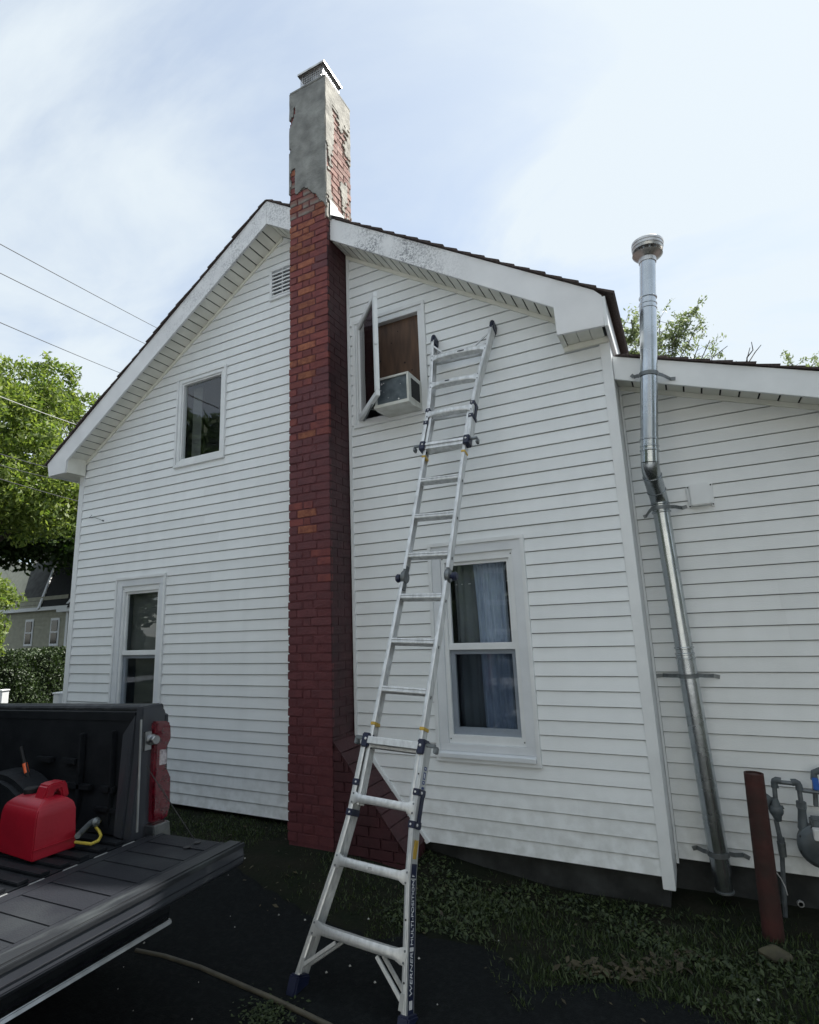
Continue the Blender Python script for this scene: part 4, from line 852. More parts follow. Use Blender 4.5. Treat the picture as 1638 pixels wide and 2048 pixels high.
def strap(pc, dirv, endL, endR):
    d = Vector(dirv).normalized(); sx = Vector((1,0,0)); sx = (sx-d*sx.dot(d)).normalized(); ny = d.cross(sx); ny = ny if ny.y < 0 else -ny; r = R_+.007; vs = []; n = 14
    mb = MB()
    for i in range(n+1):
        a = math.pi*i/n; c = pc+sx*(-math.cos(a)*r)+ny*(math.sin(a)*r); 
        c2 = pc+sx*(-math.cos(a)*(r+.003))+ny*(math.sin(a)*(r+.003)); vs += [c-d*.014, c+d*.014, c2+d*.014, c2-d*.014]
    mb.add(vs, [(i*4+j, i*4+(j+1)%4, (i+1)*4+(j+1)%4, (i+1)*4+j) for i in range(n) for j in range(4)]+[(0,1,2,3),(n*4,n*4+3,n*4+2,n*4+1)])
    for e, s in ((endL, -1), (endR, 1)):
        a = pc+sx*s*r; e = Vector(e); m1 = a.lerp(e, .25)+Vector((0,.0,0)); m2 = a.lerp(e, .7); m2.y = e.y
        for p, q in ((a, m1), (m1, m2), (m2, e)): mb.bar(p, q, .026, .003, side=(0,0,1))
    part('strap', mb, m_strap, fl)
def on_axis(py, a, b):
    t = min(range(401), key=lambda i: abs(((lambda p: H0/2-FPX*((p-CAMP).dot(up)/(p-CAMP).dot(fw)))(a.lerp(b, i/400)))-py)); return a.lerp(b, t/400)
strap(on_axis(750, P0, P1), dn, PY(1262, 750, AF-.004), PY(1351, 757, AF-.004))
strap(on_axis(1016, P4, P5), P5-P4, PY(1287, 1034, AY-.018), PY(1374, 1013, AY-.018))
strap(on_axis(1350, P4, P5), P5-P4, PY(1312, 1352, AY-.018), PY(1440, 1354, AY-.018))
strap(on_axis(1706, P4, P5), P5-P4, PY(1385, 1697, AY-.018), PY(1500, 1717, AY-.018))

# ------------------------------------------------------------------ small wall vent box
vb = root('wall_vent_box', (6.70, AY, 2.46), 'small square white vent box screwed to the siding right of the flue pipe', 'vent box')
part('housing', MB().box(6.635, 6.765, AY-.075, AY-.015, 2.385, 2.545), m_trim, vb, bevel=.006)
part('flange', MB().box(6.615, 6.636, AY-.032, AY-.014, 2.375, 2.54).box(6.764, 6.785, AY-.032, AY-.014, 2.375, 2.54), m_trim, vb, bevel=.003)
mb = MB()
for a in (6.625, 6.775):
    for b in (2.387, 2.53): mb.lathe((a, AY-.034, b), (0,1,0), [(0,.006),(.003,.006)], 8)
part('screw', mb, m_grain, vb)

# ------------------------------------------------------------------ gas meter and pipes
gm = root('gas_meter', tuple(PY(1615, 1700, .16)), 'grey gas meter with its riser pipes and regulator at the right edge', 'gas meter')
G = lambda a, b, y=.16: PY(a, b, y)
def gp(pts, r, m=m_gaspipe, nm='pipe'): return part(nm, MB().tube(pts, r, 14), m, gm, smooth=True)
e1, e2 = G(1548, 1563), G(1597, 1568)
gp([G(1572, 1855, .2), G(1563, 1690, .17)], .013); gp([G(1563, 1690, .17), G(1552, 1640)], .0135); gp([G(1551, 1600), e1], .0135); gp([e1, e2], .0125); gp([e2, G(1603, 1612)], .0135)
for p, q in ((e1, (1,0,0)), (e2, (1,0,0))):
    part('pipe_elbow', MB().tube([p+Vector((0,0,-.035)), p+Vector((0,0,-.008)), p+Vector((.004 if p is e1 else -.004,0,.004)), p+Vector((.012 if p is e1 else -.012,0,.010)), p+Vector((.036 if p is e1 else -.036,0,.010-.004))], [.021,.019,.0195,.019,.021], 14), m_meter, gm, smooth=True)
part('pipe_union', MB().tube([G(1561, 1674, .17), G(1564, 1700, .17)], [.020,.019], 8), m_gaspipe, gm)
part('shutoff_valve', MB().tube([G(1562, 1684, .165), G(1566, 1712, .17)], [.024, .021], 10), m_strap, gm, smooth=True)
rg = part('regulator', MB().lathe(G(1552, 1620)+Vector((0,-.03,0)), (0,1,0), [(0,.020),(.012,.036),(.02,.040),(.04,.040),(.05,.036),(.06,.02)], 16), m_meter, gm, smooth=True)
part('regulator_body', MB().tube([G(1548, 1596), G(1551, 1612), G(1553, 1628), G(1557, 1642)], [.020,.030,.030,.018], 12), m_meter, gm, smooth=True)
part('regulator_cap', MB().tube([G(1540, 1592), G(1530, 1602)+Vector((-.012,-.01,-.02)), G(1530, 1625)], [.022,.026,.02], 12), m_meter, gm, smooth=True)
part('vent_stub', MB().tube([G(1553, 1618), G(1567, 1614)], [.018,.010], 10), m_meter, gm, smooth=True)
mtr = G(1640, 1690); part('meter_body', MB().lathe(mtr+Vector((0,-.07,.0)), (0,1,0), [(0,.088),(.015,.106),(.03,.112),(.034,.119),(.046,.119),(.05,.112),(.10,.112),(.12,.10)], 32), m_meter, gm, smooth=True)
part('meter_neck', MB().tube([G(1603, 1612), G(1604, 1622), G(1606, 1655), G(1616, 1668)], [.026,.022,.028,.036], 14), m_meter, gm, smooth=True)
part('meter_neck', MB().box(mtr.x-.03, mtr.x+.22, mtr.y-.05, mtr.y+.05, mtr.z+.06, mtr.z+.15), m_meter, gm, bevel=.01)
part('swivel_nut', MB().tube([G(1602, 1603), G(1603, 1616)], [.027,.027], 8), m_gaspipe, gm)
mb = MB()
for a in range(8):
    t = a*math.pi/4+.3; mb.lathe(mtr+Vector((math.cos(t)*.108, -.05, math.sin(t)*.108)), (0,1,0), [(0,.007),(.01,.007)], 6)
part('bolt', mb, m_grain, gm)
ix = part('index_box', MB().box(mtr.x-.035, mtr.x+.08, mtr.y-.115, mtr.y-.06, mtr.z+.055, mtr.z+.115), m_label, gm, bevel=.004)
part('badge', MB().box(mtr.x-.01, mtr.x+.1, mtr.y-.078, mtr.y-.0705, mtr.z-.075, mtr.z-.02), m_label, gm)
gp([G(1628, 1545, .22), G(1632, 1612, .22)], .0135); gp([G(1628, 1545, .22), G(1700, 1540, .22)], .0135); part('pipe_elbow', MB().tube([G(1629, 1560, .22), G(1628, 1545, .22), G(1645, 1540, .22)], [.021,.019,.021], 14), m_meter, gm, smooth=True)
gp([G(1597, 1580, .18), G(1690, 1592, .2)], .011)
part('valve_tag', MB().box(G(1628,1560,.2).x-.012, G(1628,1560,.2).x+.02, .175, .2, G(1628,1575,.2).z-.01, G(1628,1555,.2).z), m_bluevalve, gm, bevel=.004)
part('ground_wire', MB().tube([G(1553, 1745, .1), G(1562, 1757, .12), G(1571, 1775, .14), G(1575, 1790, .16)], .003, 6), m_label, gm)
ring = G(1602, 1809, .25); thing('drain_ring', MB().lathe(ring, (0,1,0), [(0,.017),(.006,.020),(.014,.020),(.014,.012),(0,.012)], 16), m_alu_dull, 'small shiny metal ring on the dark foundation beneath the gas meter', 'ring', smooth=True)

# ------------------------------------------------------------------ rusty steel post
b0, b1 = Vector((6.722, -.10, -.32)), Vector((6.749, -.10, .675)); d = (b1-b0).normalized()
bo = root('steel_post', tuple(b0), 'rusty dark red round steel post standing in front of the gas meter', 'post')
part('tube', MB().lathe(b0, d, [(0,.056),(.99,.052),(.995,.052),(.995,.044),(.93,.044)], 28), m_rust, bo, smooth=True)
part('fill', MB().lathe(b0+d*.97, d, [(0,.043),(.016,.040),(.018,.01)], 20), m_rust, bo, smooth=True)

# ------------------------------------------------------------------ pickup truck
XR_ = 3.80; tr = root('pickup_truck', (3.80, -2.80, -.16), 'dark grey pickup truck with its tailgate lowered, backed up beside the house', 'pickup truck')
def PXp(px, py, X): d = ray(px, py); return CAMP+d*((X-CAMP.x)/d.x)
YC = -2.80
for sg in (1, -1):
    yo = lambda y: YC+sg*(y-YC)
    sd_ = [(1.80, .98), (1.80, .20), (2.33, .20), (2.38, .42), (2.55, .60), (2.82, .66), (3.08, .60), (3.25, .42), (3.30, .22), (3.795, .30), (3.795, 1.18), (3.70, 1.215), (1.80, 1.215)]
    part('bed_side', MB().prism([(x, yo(-1.812), z) for x, z in sd_], (0, -sg*.02, 0)), m_truck, tr, bevel=.004)
    part('bed_rail', MB().prism([(1.80, yo(-1.835), 1.216), (1.80, yo(-1.845), 1.243), (1.80, yo(-1.93), 1.247), (1.80, yo(-1.94), 1.235), (1.80, yo(-1.94), 1.216)], (1.985, 0, 0)), m_gatecap, tr, bevel=.004)
    part('under_rail', MB().box(1.80, 3.735, yo(-1.90), yo(-1.985), 1.17, 1.2155), m_liner, tr)
    ib = part('bed_liner', MB().prism([(1.80, yo(-2.02), .60), (1.80, yo(-1.985), .80), (1.80, yo(-1.98), 1.20), (1.80, yo(-1.965), 1.20), (1.80, yo(-1.965), .60)], (1.93, 0, 0)), m_liner, tr)
    whp = []
    part('wheel_house', MB().prism([(2.82+.42*math.cos(t), yo(-2.0), .60+.30*math.sin(t)) for t in [math.pi*i/14 for i in range(15)]], (0, -sg*.21, 0)), m_liner, tr, bevel=.03)
    for (xa, xb, za, zb) in ((1.95, 2.15, .93, .955), (2.9, 3.05, .93, .96), (3.15, 3.28, .93, .96), (3.18, 3.42, .80, .83), (3.5, 3.62, .80, .83), (3.30, 3.33, .62, 1.1), (3.47, 3.66, .70, .725), (3.0, 3.12, .70, .73), (3.58, 3.60, .62, 1.12)):
        part('liner_rib', MB().box(xa, xb, yo(-1.99), yo(-2.018), za, zb), m_liner, ib, bevel=.004)
    part('pillar', MB().prism([(3.74, yo(-2.035), .56), (3.74, yo(-2.035), .60), (3.74, yo(-1.995), 1.00), (3.74, yo(-1.985), 1.245), (3.74, yo(-1.87), 1.25), (3.74, yo(-1.832), 1.20), (3.74, yo(-1.832), .56)], (.055, 0, 0)), m_truck, tr, bevel=.006)
    part('jamb', MB().prism([(3.66, yo(-2.03), .60), (3.66, yo(-2.0), 1.10), (3.742, yo(-1.99), 1.20), (3.742, yo(-2.048), .60)], (0, sg*.03, 0)), m_truck, tr)
    part('jamb', MB().box(3.795, 3.803, yo(-2.0), yo(-1.992), .62, 1.18).box(3.795, 3.803, yo(-1.878), yo(-1.870), .60, 1.12), m_alu_dull, tr)
    tlp = [PXp(a, b, 3.82) for a, b in ((314,1441),(340,1440),(345,1447),(345,1475),(334,1499),(334,1531),(343,1553),(341,1610),(334,1634),(304,1647),(308,1560),(312,1500))]
    tl = part('tail_light', MB().prism([(3.72, yo(p.y), p.z) for p in tlp], (.11, 0, 0)), m_red_lens, tr, bevel=.010, smooth=True)
    wl = [PXp(a, b, 3.83) for a, b in ((323,1498),(335,1497),(335,1526),(321,1529))]; part('reversing_lens', MB().prism([(3.826, yo(p.y), p.z) for p in wl], (.012, 0, 0)), m_white_lens, tl, bevel=.003)
    bl = [PXp(a, b, 3.83) for a, b in ((312,1565),(336,1560),(334,1612),(308,1628))]; part('lower_lens', MB().prism([(3.826, yo(p.y), p.z) for p in bl], (.008, 0, 0)), m_red_lens, tl, bevel=.003)
    part('bumper_end', MB().prism([(3.74, yo(p.y), p.z) for p in [PXp(a, b, 3.85) for a, b in ((303,1650),(336,1638),(338,1672),(318,1690),(303,1690))]], (.13, 0, 0)), m_chrome, tr, bevel=.006)
    st = PXp(300, 1478, 3.80); part('latch_striker', MB().box(3.795, 3.812, yo(st.y-.028), yo(st.y+.012), st.z-.05, st.z+.045).lathe((3.812, yo(st.y+.012), st.z), (1,0,0), [(0,.030),(.012,.028),(.016,.014),(.03,.014),(.034,.024),(.04,.022)], 14), m_chrome, tr, smooth=True)
    ca = PXp(296, 1530, 3.81); cb_ = Vector((4.14, -1.93, .60)); part('tailgate_cable', MB().tube([(ca.x, yo(ca.y), ca.z), (ca.x+.02, yo(ca.y), ca.z-.02), (cb_.x, yo(cb_.y), cb_.z)], .0026, 6), m_rubber, tr)
    wh = part('wheel', MB().lathe((2.82, yo(-2.06), .235), (0, sg, 0), [(0,.33),(.02,.375),(.05,.395),(.17,.395),(.20,.375),(.215,.30),(.20,.22),(.06,.20)], 32), m_rubber, tr, smooth=True)
    part('rim', MB().lathe((2.82, yo(-1.90), .235), (0, sg, 0), [(0,.05),(.03,.20),(.05,.215),(.045,.225),(0,.22)], 24), m_chrome, wh, smooth=True)
    wh = part('wheel', MB().lathe((-.75, yo(-2.06), .235), (0, sg, 0), [(0,.33),(.02,.375),(.05,.395),(.17,.395),(.20,.375),(.215,.30),(.20,.22),(.06,.20)], 32), m_rubber, tr, smooth=True)
    part('cab_side', MB().prism([(x, yo(-1.82), z) for x, z in ((1.72,.15),(-.25,.15),(-.35,.5),(-.75,.68),(-1.1,.5),(-1.25,.2),(-1.9,.3),(-1.95,.95),(-.15,1.08),(1.72,1.08))], (0, -sg*.04, 0)), m_truck, tr, bevel=.01)
    part('side_window', MB().prism([(x, yo(-1.90), z) for x, z in ((1.62,1.10),(.2,1.10),(.85,1.60),(1.55,1.62))], (0, -sg*.01, 0)), m_darkglass, tr)
part('bed_floor', MB().box(1.80, 3.80, -3.60, -2.0, .52, .588), m_liner, tr)
mb = MB()
for k in range(17): mb.box(1.85, 3.79, -2.06-k*.093, -2.11-k*.093, .588, .602)
part('floor_rib', mb, m_liner, tr, bevel=.003)
part('bed_front_wall', MB().box(1.76, 1.80, -3.75, -1.85, .52, 1.22), m_liner, tr)
part('cab', MB().prism([(1.72,-1.86,1.05),(1.62,-1.95,1.66),(.85,-1.95,1.68),(.1,-1.86,1.08),(-1.9,-1.9,1.0),(-1.95,-1.9,.4),(1.72,-1.86,.4)], (0,-1.88,0)), m_truck, tr, bevel=.03)
part('rear_window', MB().box(1.665, 1.70, -3.4, -2.2, 1.18, 1.56), m_darkglass, tr)
# tailgate, lowered
TG = part('tailgate', MB().prism([(3.815,-1.895,.522),(3.815,-1.895,.588),(4.36,-1.895,.588),(4.36,-1.895,.600),(4.425,-1.895,.602),(4.44,-1.895,.592),(4.443,-1.895,.522),(4.425,-1.895,.500)], (0,-1.81,0)), m_truck, tr, bevel=.004, label='lowered tailgate with a scuffed black liner')
k0 = 0
for k in range(15):
    ya = -1.905-k*.121; yb = ya-.1055
    part('liner_panel', MB().box(3.902, 4.30, ya-.002, yb-.003, .588, .5920), m_gate, TG, bevel=.002)
part('liner_panel', MB().box(3.835, 3.900, -1.905, -3.70, .588, .5920).box(4.302, 4.352, -1.905, -3.70, .588, .5922), m_gate, TG)
part('liner_panel', MB().box(3.835, 4.352, -1.905, -3.70, .584, .5885), m_gate, TG)
part('tailgate_cap', MB().box(4.355, 4.432, -1.90, -3.70, .5965, .606), m_gatecap, TG, bevel=.004)
part('cap_edge', MB().box(4.4325, 4.447, -1.893, -3.705, .583, .602), m_gatecap, TG, bevel=.002)
part('cap_edge', MB().box(4.444, 4.4465, -1.893, -3.705, .545, .548), m_gate, TG)
mb = MB()
for k in range(12): mb.box(3.822, 3.832, -2.03-k*.15, -2.10-k*.15, .585, .5935)
part('hinge_edge', mb, m_alu_dull, TG, bevel=.003)
for a in (-2.02, -1.955):
    part('tie_slot', MB().lathe((4.19, a, .597), (0,0,1), [(0,.018),(.0012,.018)], 12), m_grain, TG)
part('rear_bumper', MB().prism([(3.84,-1.95,.42),(4.00,-1.95,.405),(4.015,-1.95,.27),(3.99,-1.95,.20),(3.84,-1.95,.20)], (0,-1.75,0)), m_liner, tr, bevel=.01)
part('bumper_lip', MB().prism([(3.985,-1.965,.215),(3.99,-1.965,.245),(4.035,-1.965,.240),(4.043,-1.965,.222)], (0,-1.72,0)), m_chrome, tr, bevel=.004)

tr.rotation_euler = (0, -.024, 0); tr.location = (3.815, -2.80, -.165)
# red fuel can in the bed
A = PZ(63, 1722, .60); B = PZ(152, 1690, .60); ang = math.atan2(B.y-A.y, B.x-A.x)
L1 = (B-A).length
fc = root('fuel_can', (A.x, A.y, A.z-.008), 'red plastic fuel can standing in the truck bed', 'fuel can', rotz=ang)
hb = .255; W2 = .34
mb = MB(); ns = 7
body = [(0.0, 0.0, 1.0, 1.0), (.02, 0, 1.0, 1.0), (.72, .010, 1, 1), (.86, .022, 1, 1), (.94, .05, 1, 1), (1.0, .085, 1, 1)]
vs = []
for t, ins, _, _ in body:
    z = t*hb; vs += [(ins*.8, ins*.7, z), (L1-ins*.8, ins*.7, z), (L1-ins*.8, W2-ins*.7, z), (ins*.8, W2-ins*.7, z)]
n = len(body); mb.add(vs, [(i*4+j, i*4+(j+1)%4, (i+1)*4+(j+1)%4, (i+1)*4+j) for i in range(n-1) for j in range(4)]+[(3,2,1,0), tuple((n-1)*4+j for j in range(4))])
part('can_body', mb, m_can, fc, bevel=.022, smooth=True)
part('handle', MB().prism([(L1*.30, W2*.2, hb-.015), (L1*.40, W2*.2, hb+.052), (L1*.47, W2*.2, hb+.060), (L1*.80, W2*.2, hb+.060), (L1*.86, W2*.2, hb+.052), (L1*.95, W2*.2, hb-.02), (L1*.76, W2*.2, hb-.02), (L1*.72, W2*.2, hb+.024), (L1*.60, W2*.2, hb+.024), (L1*.56, W2*.2, hb-.015)], (0, .085, 0)), m_can, fc, bevel=.009, smooth=True)
part('seam', MB().box(L1*.02, L1*.98, -.003, .004, .045, .050), m_can, fc)
part('spout_cap', MB().lathe((L1*.5, W2*.75, hb-.02), (0,0,1), [(0,.035),(.04,.035),(.045,.03)], 16), m_black, fc, smooth=True)
p_ = [PY(a, b, -2.10) for a, b in ((66,1600),(42,1494))]
wnd = root('spray_wand', tuple(p_[0]), 'black spray wand with an orange band propped behind the red fuel can', 'spray wand')
dd = p_[1]-p_[0]; part('shaft', MB().tube([p_[0]-dd*.4, p_[1]], .011, 10), m_black, wnd, smooth=True); part('shaft', MB().tube([p_[0]-dd*.4+Vector((.03,0,0)), p_[1]+Vector((.016,0,-.02))], .006, 8), m_black, wnd, smooth=True)
part('band', MB().tube([p_[0]+dd*.5, p_[0]+dd*.68], .013, 10), m_orange, wnd, smooth=True)
part('trigger', MB().box(p_[0].x-.03, p_[0].x+.05, p_[0].y-.012, p_[0].y+.012, p_[0].z-.02, p_[0].z+.02), m_black, wnd, bevel=.006)
hp = [PZ(a, b, z) for a, b, z in ((150,1684,.615),(165,1686,.61),(182,1688,.61),(196,1682,.61),(202,1672,.615),(198,1662,.625),(192,1655,.64),(194,1648,.65),(200,1643,.64))]
thing('hose', MB().tube(hp, .0075, 10), m_hosey, 'short yellow hose curled on the truck bed beside the fuel can', 'hose', smooth=True)
thing('hand_pump', MB().tube([PZ(155,1672,.66), PZ(182,1645,.66)], .014, 10).lathe(PZ(186,1645,.66), (1,0,.2), [(0,.02),(.03,.024),(.045,.01)], 10), m_strap, 'dark grey hose nozzle lying in the truck bed behind the yellow hose', 'nozzle', smooth=True)

# ------------------------------------------------------------------ things on the ground
hz_ = [PZ(a, b, -.112) for a, b in ((272,1901),(330,1913),(400,1935),(470,1965),(540,1995),(600,2023),(660,2052),(740,2100),(820,2180))]
thing('garden_hose', MB().tube(hz_, .0115, 12), m_hose, 'faded tan hose lying across the dark driveway behind the truck', 'hose', smooth=True)
rkp = PZ(1550, 1908, -.17); mb = MB().ball(rkp, .06, 7, (1.25,.8,.55)); mb.v = [v+Vector((noise.noise(v*14)*.018, noise.noise(v*15+Vector((3,1,2)))*.018, noise.noise(v*17)*.012)) for v in mb.v]
thing('rock', mb, m_rock, 'brown rock in the grass at the foot of the rusty post', 'rock', smooth=True)
mb = MB()
for _ in range(60):
    x = random.uniform(3.2, 7); y = random.uniform(-3.4, -.6)
    if y > edge_y(x)+.1: continue
    r = random.choice((.0035, .004, .005, .008)); c = Vector((x, y, gz(x, y)+.014)); mb.add([c+Vector((r,0,0)), c+Vector((0,r,0)), c+Vector((-r*.8,0,0)), c+Vector((0,-r,0)), c+Vector((0,0,r*.9)), c+Vector((0,0,-r))], [(0,1,4),(1,2,4),(2,3,4),(3,0,4),(1,0,5),(2,1,5),(3,2,5),(0,3,5)])
for a, b in ((1517//1, 2000), (610, 1840), (838, 1917), (737, 1838), (700, 1932), (750, 1965), (653, 1945)):
    c = PZ(a, b, -.11); r = .008; mb.add([c+Vector((r,0,0)), c+Vector((0,r,0)), c+Vector((-r,0,0)), c+Vector((0,-r,0)), c+Vector((0,0,r))], [(0,1,4),(1,2,4),(2,3,4),(3,0,4),(3,2,1,0)])
thing('pebbles', mb, m_peb, 'tiny pale pebbles scattered over the dark asphalt', 'pebbles', kind='stuff')
# fallen leaves
def leafbits(n, fx, m, size, name, label, cat, flat=.4):
    V = []; F_ = []
    while len(F_) < n:
        x, y = fx(); z = gz(x, y)+random.uniform(.012, .03); s = random.uniform(*size); a = random.uniform(0, 6.28); tx = Vector((math.cos(a), math.sin(a), random.uniform(-flat, flat))); ty = Vector((-math.sin(a), math.cos(a), random.uniform(-flat, flat))); c = Vector((x, y, z)); i = len(V)
        V += [c-tx*s, c-ty*s*.45, c+tx*s, c+ty*s*.45+Vector((0,0,s*.2))]; F_.append((i, i+1, i+2, i+3))
    o = link(name, npmesh(name, [tuple(v) for v in V], F_, m)); tag(o, label, cat, kind='stuff'); return o
def lf():
    c = random.choice([PZ(a, b, -.14) for a, b in ((1180,1950),(1220,1945),(1265,1950),(1290,1935),(1150,1935),(1330,1925),(1390,1900))]); return c.x+random.gauss(0,.06), c.y+random.gauss(0,.035)
leafbits(120, lf, m_dry, (.012, .042), 'fallen_leaves', 'drift of dry brown leaves along the edge of the driveway', 'fallen leaves')
def lf2():
    c = PZ(535, 2030, -.12); return c.x+random.gauss(0,.07), c.y+random.gauss(0,.05)
leafbits(420, lf2, m_grass, (.006, .014), 'moss_patch', 'mossy green patch beside the tan hose', 'moss')
# grass strip
V = []; F_ = []; cnt = 0
while cnt < 30000:
    x = random.uniform(-1.5, 9.0); e = edge_y(x); y = random.uniform(e-.22, .3 if x > 6.25 else .02)
    if 3.4 < x < 4.5 and y > -.36: continue
    dn_ = .5+.9*noise.noise((x*1.3, y*1.8, 0))+.5*noise.noise((x*5, y*5, 2)); 
    if x > 4.6: dn_ += .35*sst(-.05, -.55, y)-.35*(y > -.2)
    else: dn_ -= .25
    if y < e+.12: dn_ -= .3*sst(e+.12, e, y)+.55*sst(e, e-.2, y)-.35*noise.noise((x*9, y*9, 5))
    dn_ += .25*noise.noise((x*11, y*11, 8))
    if random.random() > dn_: continue
    h = random.uniform(.012, .038)*(1.25 if x > 5.0 else .8); a = random.uniform(0, 6.28); wv = Vector((math.cos(a), math.sin(a), 0))*random.uniform(.0018, .004); ln_ = Vector((random.gauss(0,.5), random.gauss(0,.5), 0))*h; b = Vector((x, y, gz(x, y)-.004)); i = len(V)
    V += [b-wv, b+wv, b+wv*.8+ln_*.45+Vector((0,0,h*.6)), b-wv*.8+ln_*.45+Vector((0,0,h*.6)), b+wv*.15+ln_+Vector((0,0,h)), b-wv*.15+ln_+Vector((0,0,h))]; F_ += [(i,i+1,i+2,i+3),(i+3,i+2,i+4,i+5)]; cnt += 1
o = link('grass', npmesh('grass', [tuple(v) for v in V], F_, m_grass)); tag(o, 'sparse short grass between the driveway and the house wall', 'grass', kind='stuff')
def lf4():
    x = random.uniform(2.2, 8.0); return x, random.uniform(edge_y(x)-.25, -.03)
leafbits(190, lf4, m_dry, (.006, .022), 'leaf_litter', 'scattered bits of dry leaf litter in the grass and along the wall', 'leaf litter', flat=.6)
def lf3():
    while True:
        x = random.uniform(4.4, 8.2); y = random.uniform(edge_y(x), -.02)
        if noise.noise((x*1.7, y*2.2, 9)) > -.05: return x, y
leafbits(5200, lf3, m_grass, (.007, .02), 'clover', 'low broad leaved weeds mixed into the grass', 'weeds', flat=.7)

# ------------------------------------------------------------------ curtains inside the right window
def curtain(x0, x1, xb0, xb1, y, z0, z1, amp, nfold, m, label):
    V = []; nu, nv_ = 48, 14
    for j in range(nv_+1):
        t = j/nv_; a = x0+(xb0-x0)*t; b = x1+(xb1-x1)*t; z = z1+(z0-z1)*t
        for i in range(nu+1):
            s = i/nu; V.append((a+(b-a)*s+.006*math.sin(t*5+s*9), y+amp*math.sin(s*nfold*6.283+t*1.3+.6*math.sin(s*7)), z))
    F__ = [(j*(nu+1)+i, j*(nu+1)+i+1, (j+1)*(nu+1)+i+1, (j+1)*(nu+1)+i) for j in range(nv_) for i in range(nu)]
    o = link('curtain', npmesh('curtain', V, F__, m)); o.data.polygons.foreach_set('use_smooth', [True]*len(F__)); tag(o, label, 'curtain'); return o
curtain(4.985, 5.25, 5.02, 5.27, .105, .78, 2.14, .016, 5, m_curtain, 'pale blue curtain hanging behind the glass of the right double hung window')
curtain(5.27, 5.31, 5.25, 5.29, .11, .78, 2.14, .012, 2, m_curtain2, 'narrow grey curtain edge at the right side of the double hung window')
curtain(4.80, 5.03, 4.81, 5.07, .14, .78, 2.14, .010, 4, m_sheer, 'sheer grey curtain covering the left half of the right double hung window')
rod = thing('tension_rod', MB().tube([(4.80, .15, 1.93), (5.36, .15, 1.935)], .0045, 8), m_label, 'thin white curtain rod across the upper glass of the right window', 'curtain rod', smooth=True)

curtain(.88, 1.44, .88, 1.44, .10, 1.40, 2.14, .004, 3, m_shade, 'dim grey shade drawn behind the upper glass of the low left window')
curtain(.95, 1.44, .95, 1.44, .12, .74, 1.42, .006, 2, m_refl_beige, 'dull beige panel painted as a reflection behind the lower glass of the low left window')
# small bits on the siding
hk = PY(205, 1041, -.03); thing('wire_hook', MB().lathe(hk, (0,1,0), [(0,.010),(.02,.008)], 8).tube([hk, PY(190,1035,-.03), PY(178,1036,-.03), PY(184,1030,-.035)], .003, 6), m_strap, 'small dark hook and wire fixed to the siding near the left corner', 'hook')
# white fence posts
for (px_, py_, Y_, lab) in ((121, 1384, .02, 'white fence post against the left corner of the house'), (8, 1379, .9, 'white fence post in front of the hedge at the left edge')):
    p = PY(px_, py_, Y_); fp = root('fence_post', (p.x, p.y, -.15), lab, 'fence post', 'white fence posts left of the house')
    part('post', MB().box(p.x-.05, p.x+.05, p.y-.05, p.y+.05, -.15, p.z-.02), m_picket, fp, bevel=.004); part('post_cap', MB().box(p.x-.06, p.x+.06, p.y-.06, p.y+.06, p.z-.0199, p.z), m_picket, fp, bevel=.004)

# ------------------------------------------------------------------ overhead wires
WL = [((0,488),(312,655),'highest overhead wire crossing the sky left of the roof',m_wire),((0,546),(285,685),'second highest overhead wire left of the roof',m_wire),((0,645),(238,745),'third overhead wire from the top, just above the tree',m_wire),
      ((0,793),(155,850),'pale overhead cable crossing in front of the tree',m_wire_l),((0,908),(110,938),'thin wire meeting the tree at eave height',m_wire),((0,930),(110,958),'dark cable just below the eave corner on the left',m_wire),((0,958),(170,1006),'lowest dark wire crossing the shaded foliage',m_wire)]
for i, (a, b, lab, m) in enumerate(WL):
    D0, D1 = (19, 27) if i < 3 else (15.5, 19)
    p, q = PD(a[0], a[1], D0), PD(b[0], b[1], D1); dv = q-p; p2 = p-dv*1.2; q2 = q+dv*.6; n = 26; pts = []
    for k in range(n+1):
        t = k/n; w_ = p2.lerp(q2, t); s = (t*2.8-1.2); w_.z += .12*(s)*(s-1)*.5*(1 if s < 0 or s > 1 else 1); pts.append(w_)
    thing('overhead_wire', MB().tube(pts, .011 if m is m_wire else .009, 6, cap=False), m, lab, 'wire', 'overhead wires left of the house')

# ------------------------------------------------------------------ vegetation
def leaves(centers, n, size, rng, elong=1.0, droop=.3):
    C_ = np.array([[*c] for c, r in centers]); R = np.array([[*(r if hasattr(r, '__len__') else (r, r, r))] for c, r in centers]); w = R.prod(1)**(.7); idx = rng.choice(len(centers), n, p=w/w.sum())
    d = rng.normal(size=(n, 3)); d /= np.linalg.norm(d, axis=1)[:, None]; rad = rng.random(n)**.45; P = C_[idx]+d*R[idx]*rad[:, None]
    a = rng.normal(size=(n, 3)); a[:, 2] -= droop; a /= np.linalg.norm(a, axis=1)[:, None]; b = np.cross(a, rng.normal(size=(n, 3))); b /= np.linalg.norm(b, axis=1)[:, None]; s = (size*(.6+.8*rng.random(n)))[:, None]
    V = np.stack([P-a*s*elong, P-b*s*.42+a*s*.1, P+a*s*elong, P+b*s*.42+a*s*.1], 1).reshape(-1, 3); return V, np.arange(4*n).reshape(-1, 4)
def clump_centres(blobs, k, rng, rr=(.25, .5)):
    out = []
    for c, R, wt in blobs:
        for _ in range(int(k*wt)):
            d = rng.normal(size=3); d /= np.linalg.norm(d); t = .55+.45*rng.random(); c2 = Vector(c)+Vector((d*np.array(R)*t).tolist()); out.append((c2, rng.uniform(*rr)))
    return out
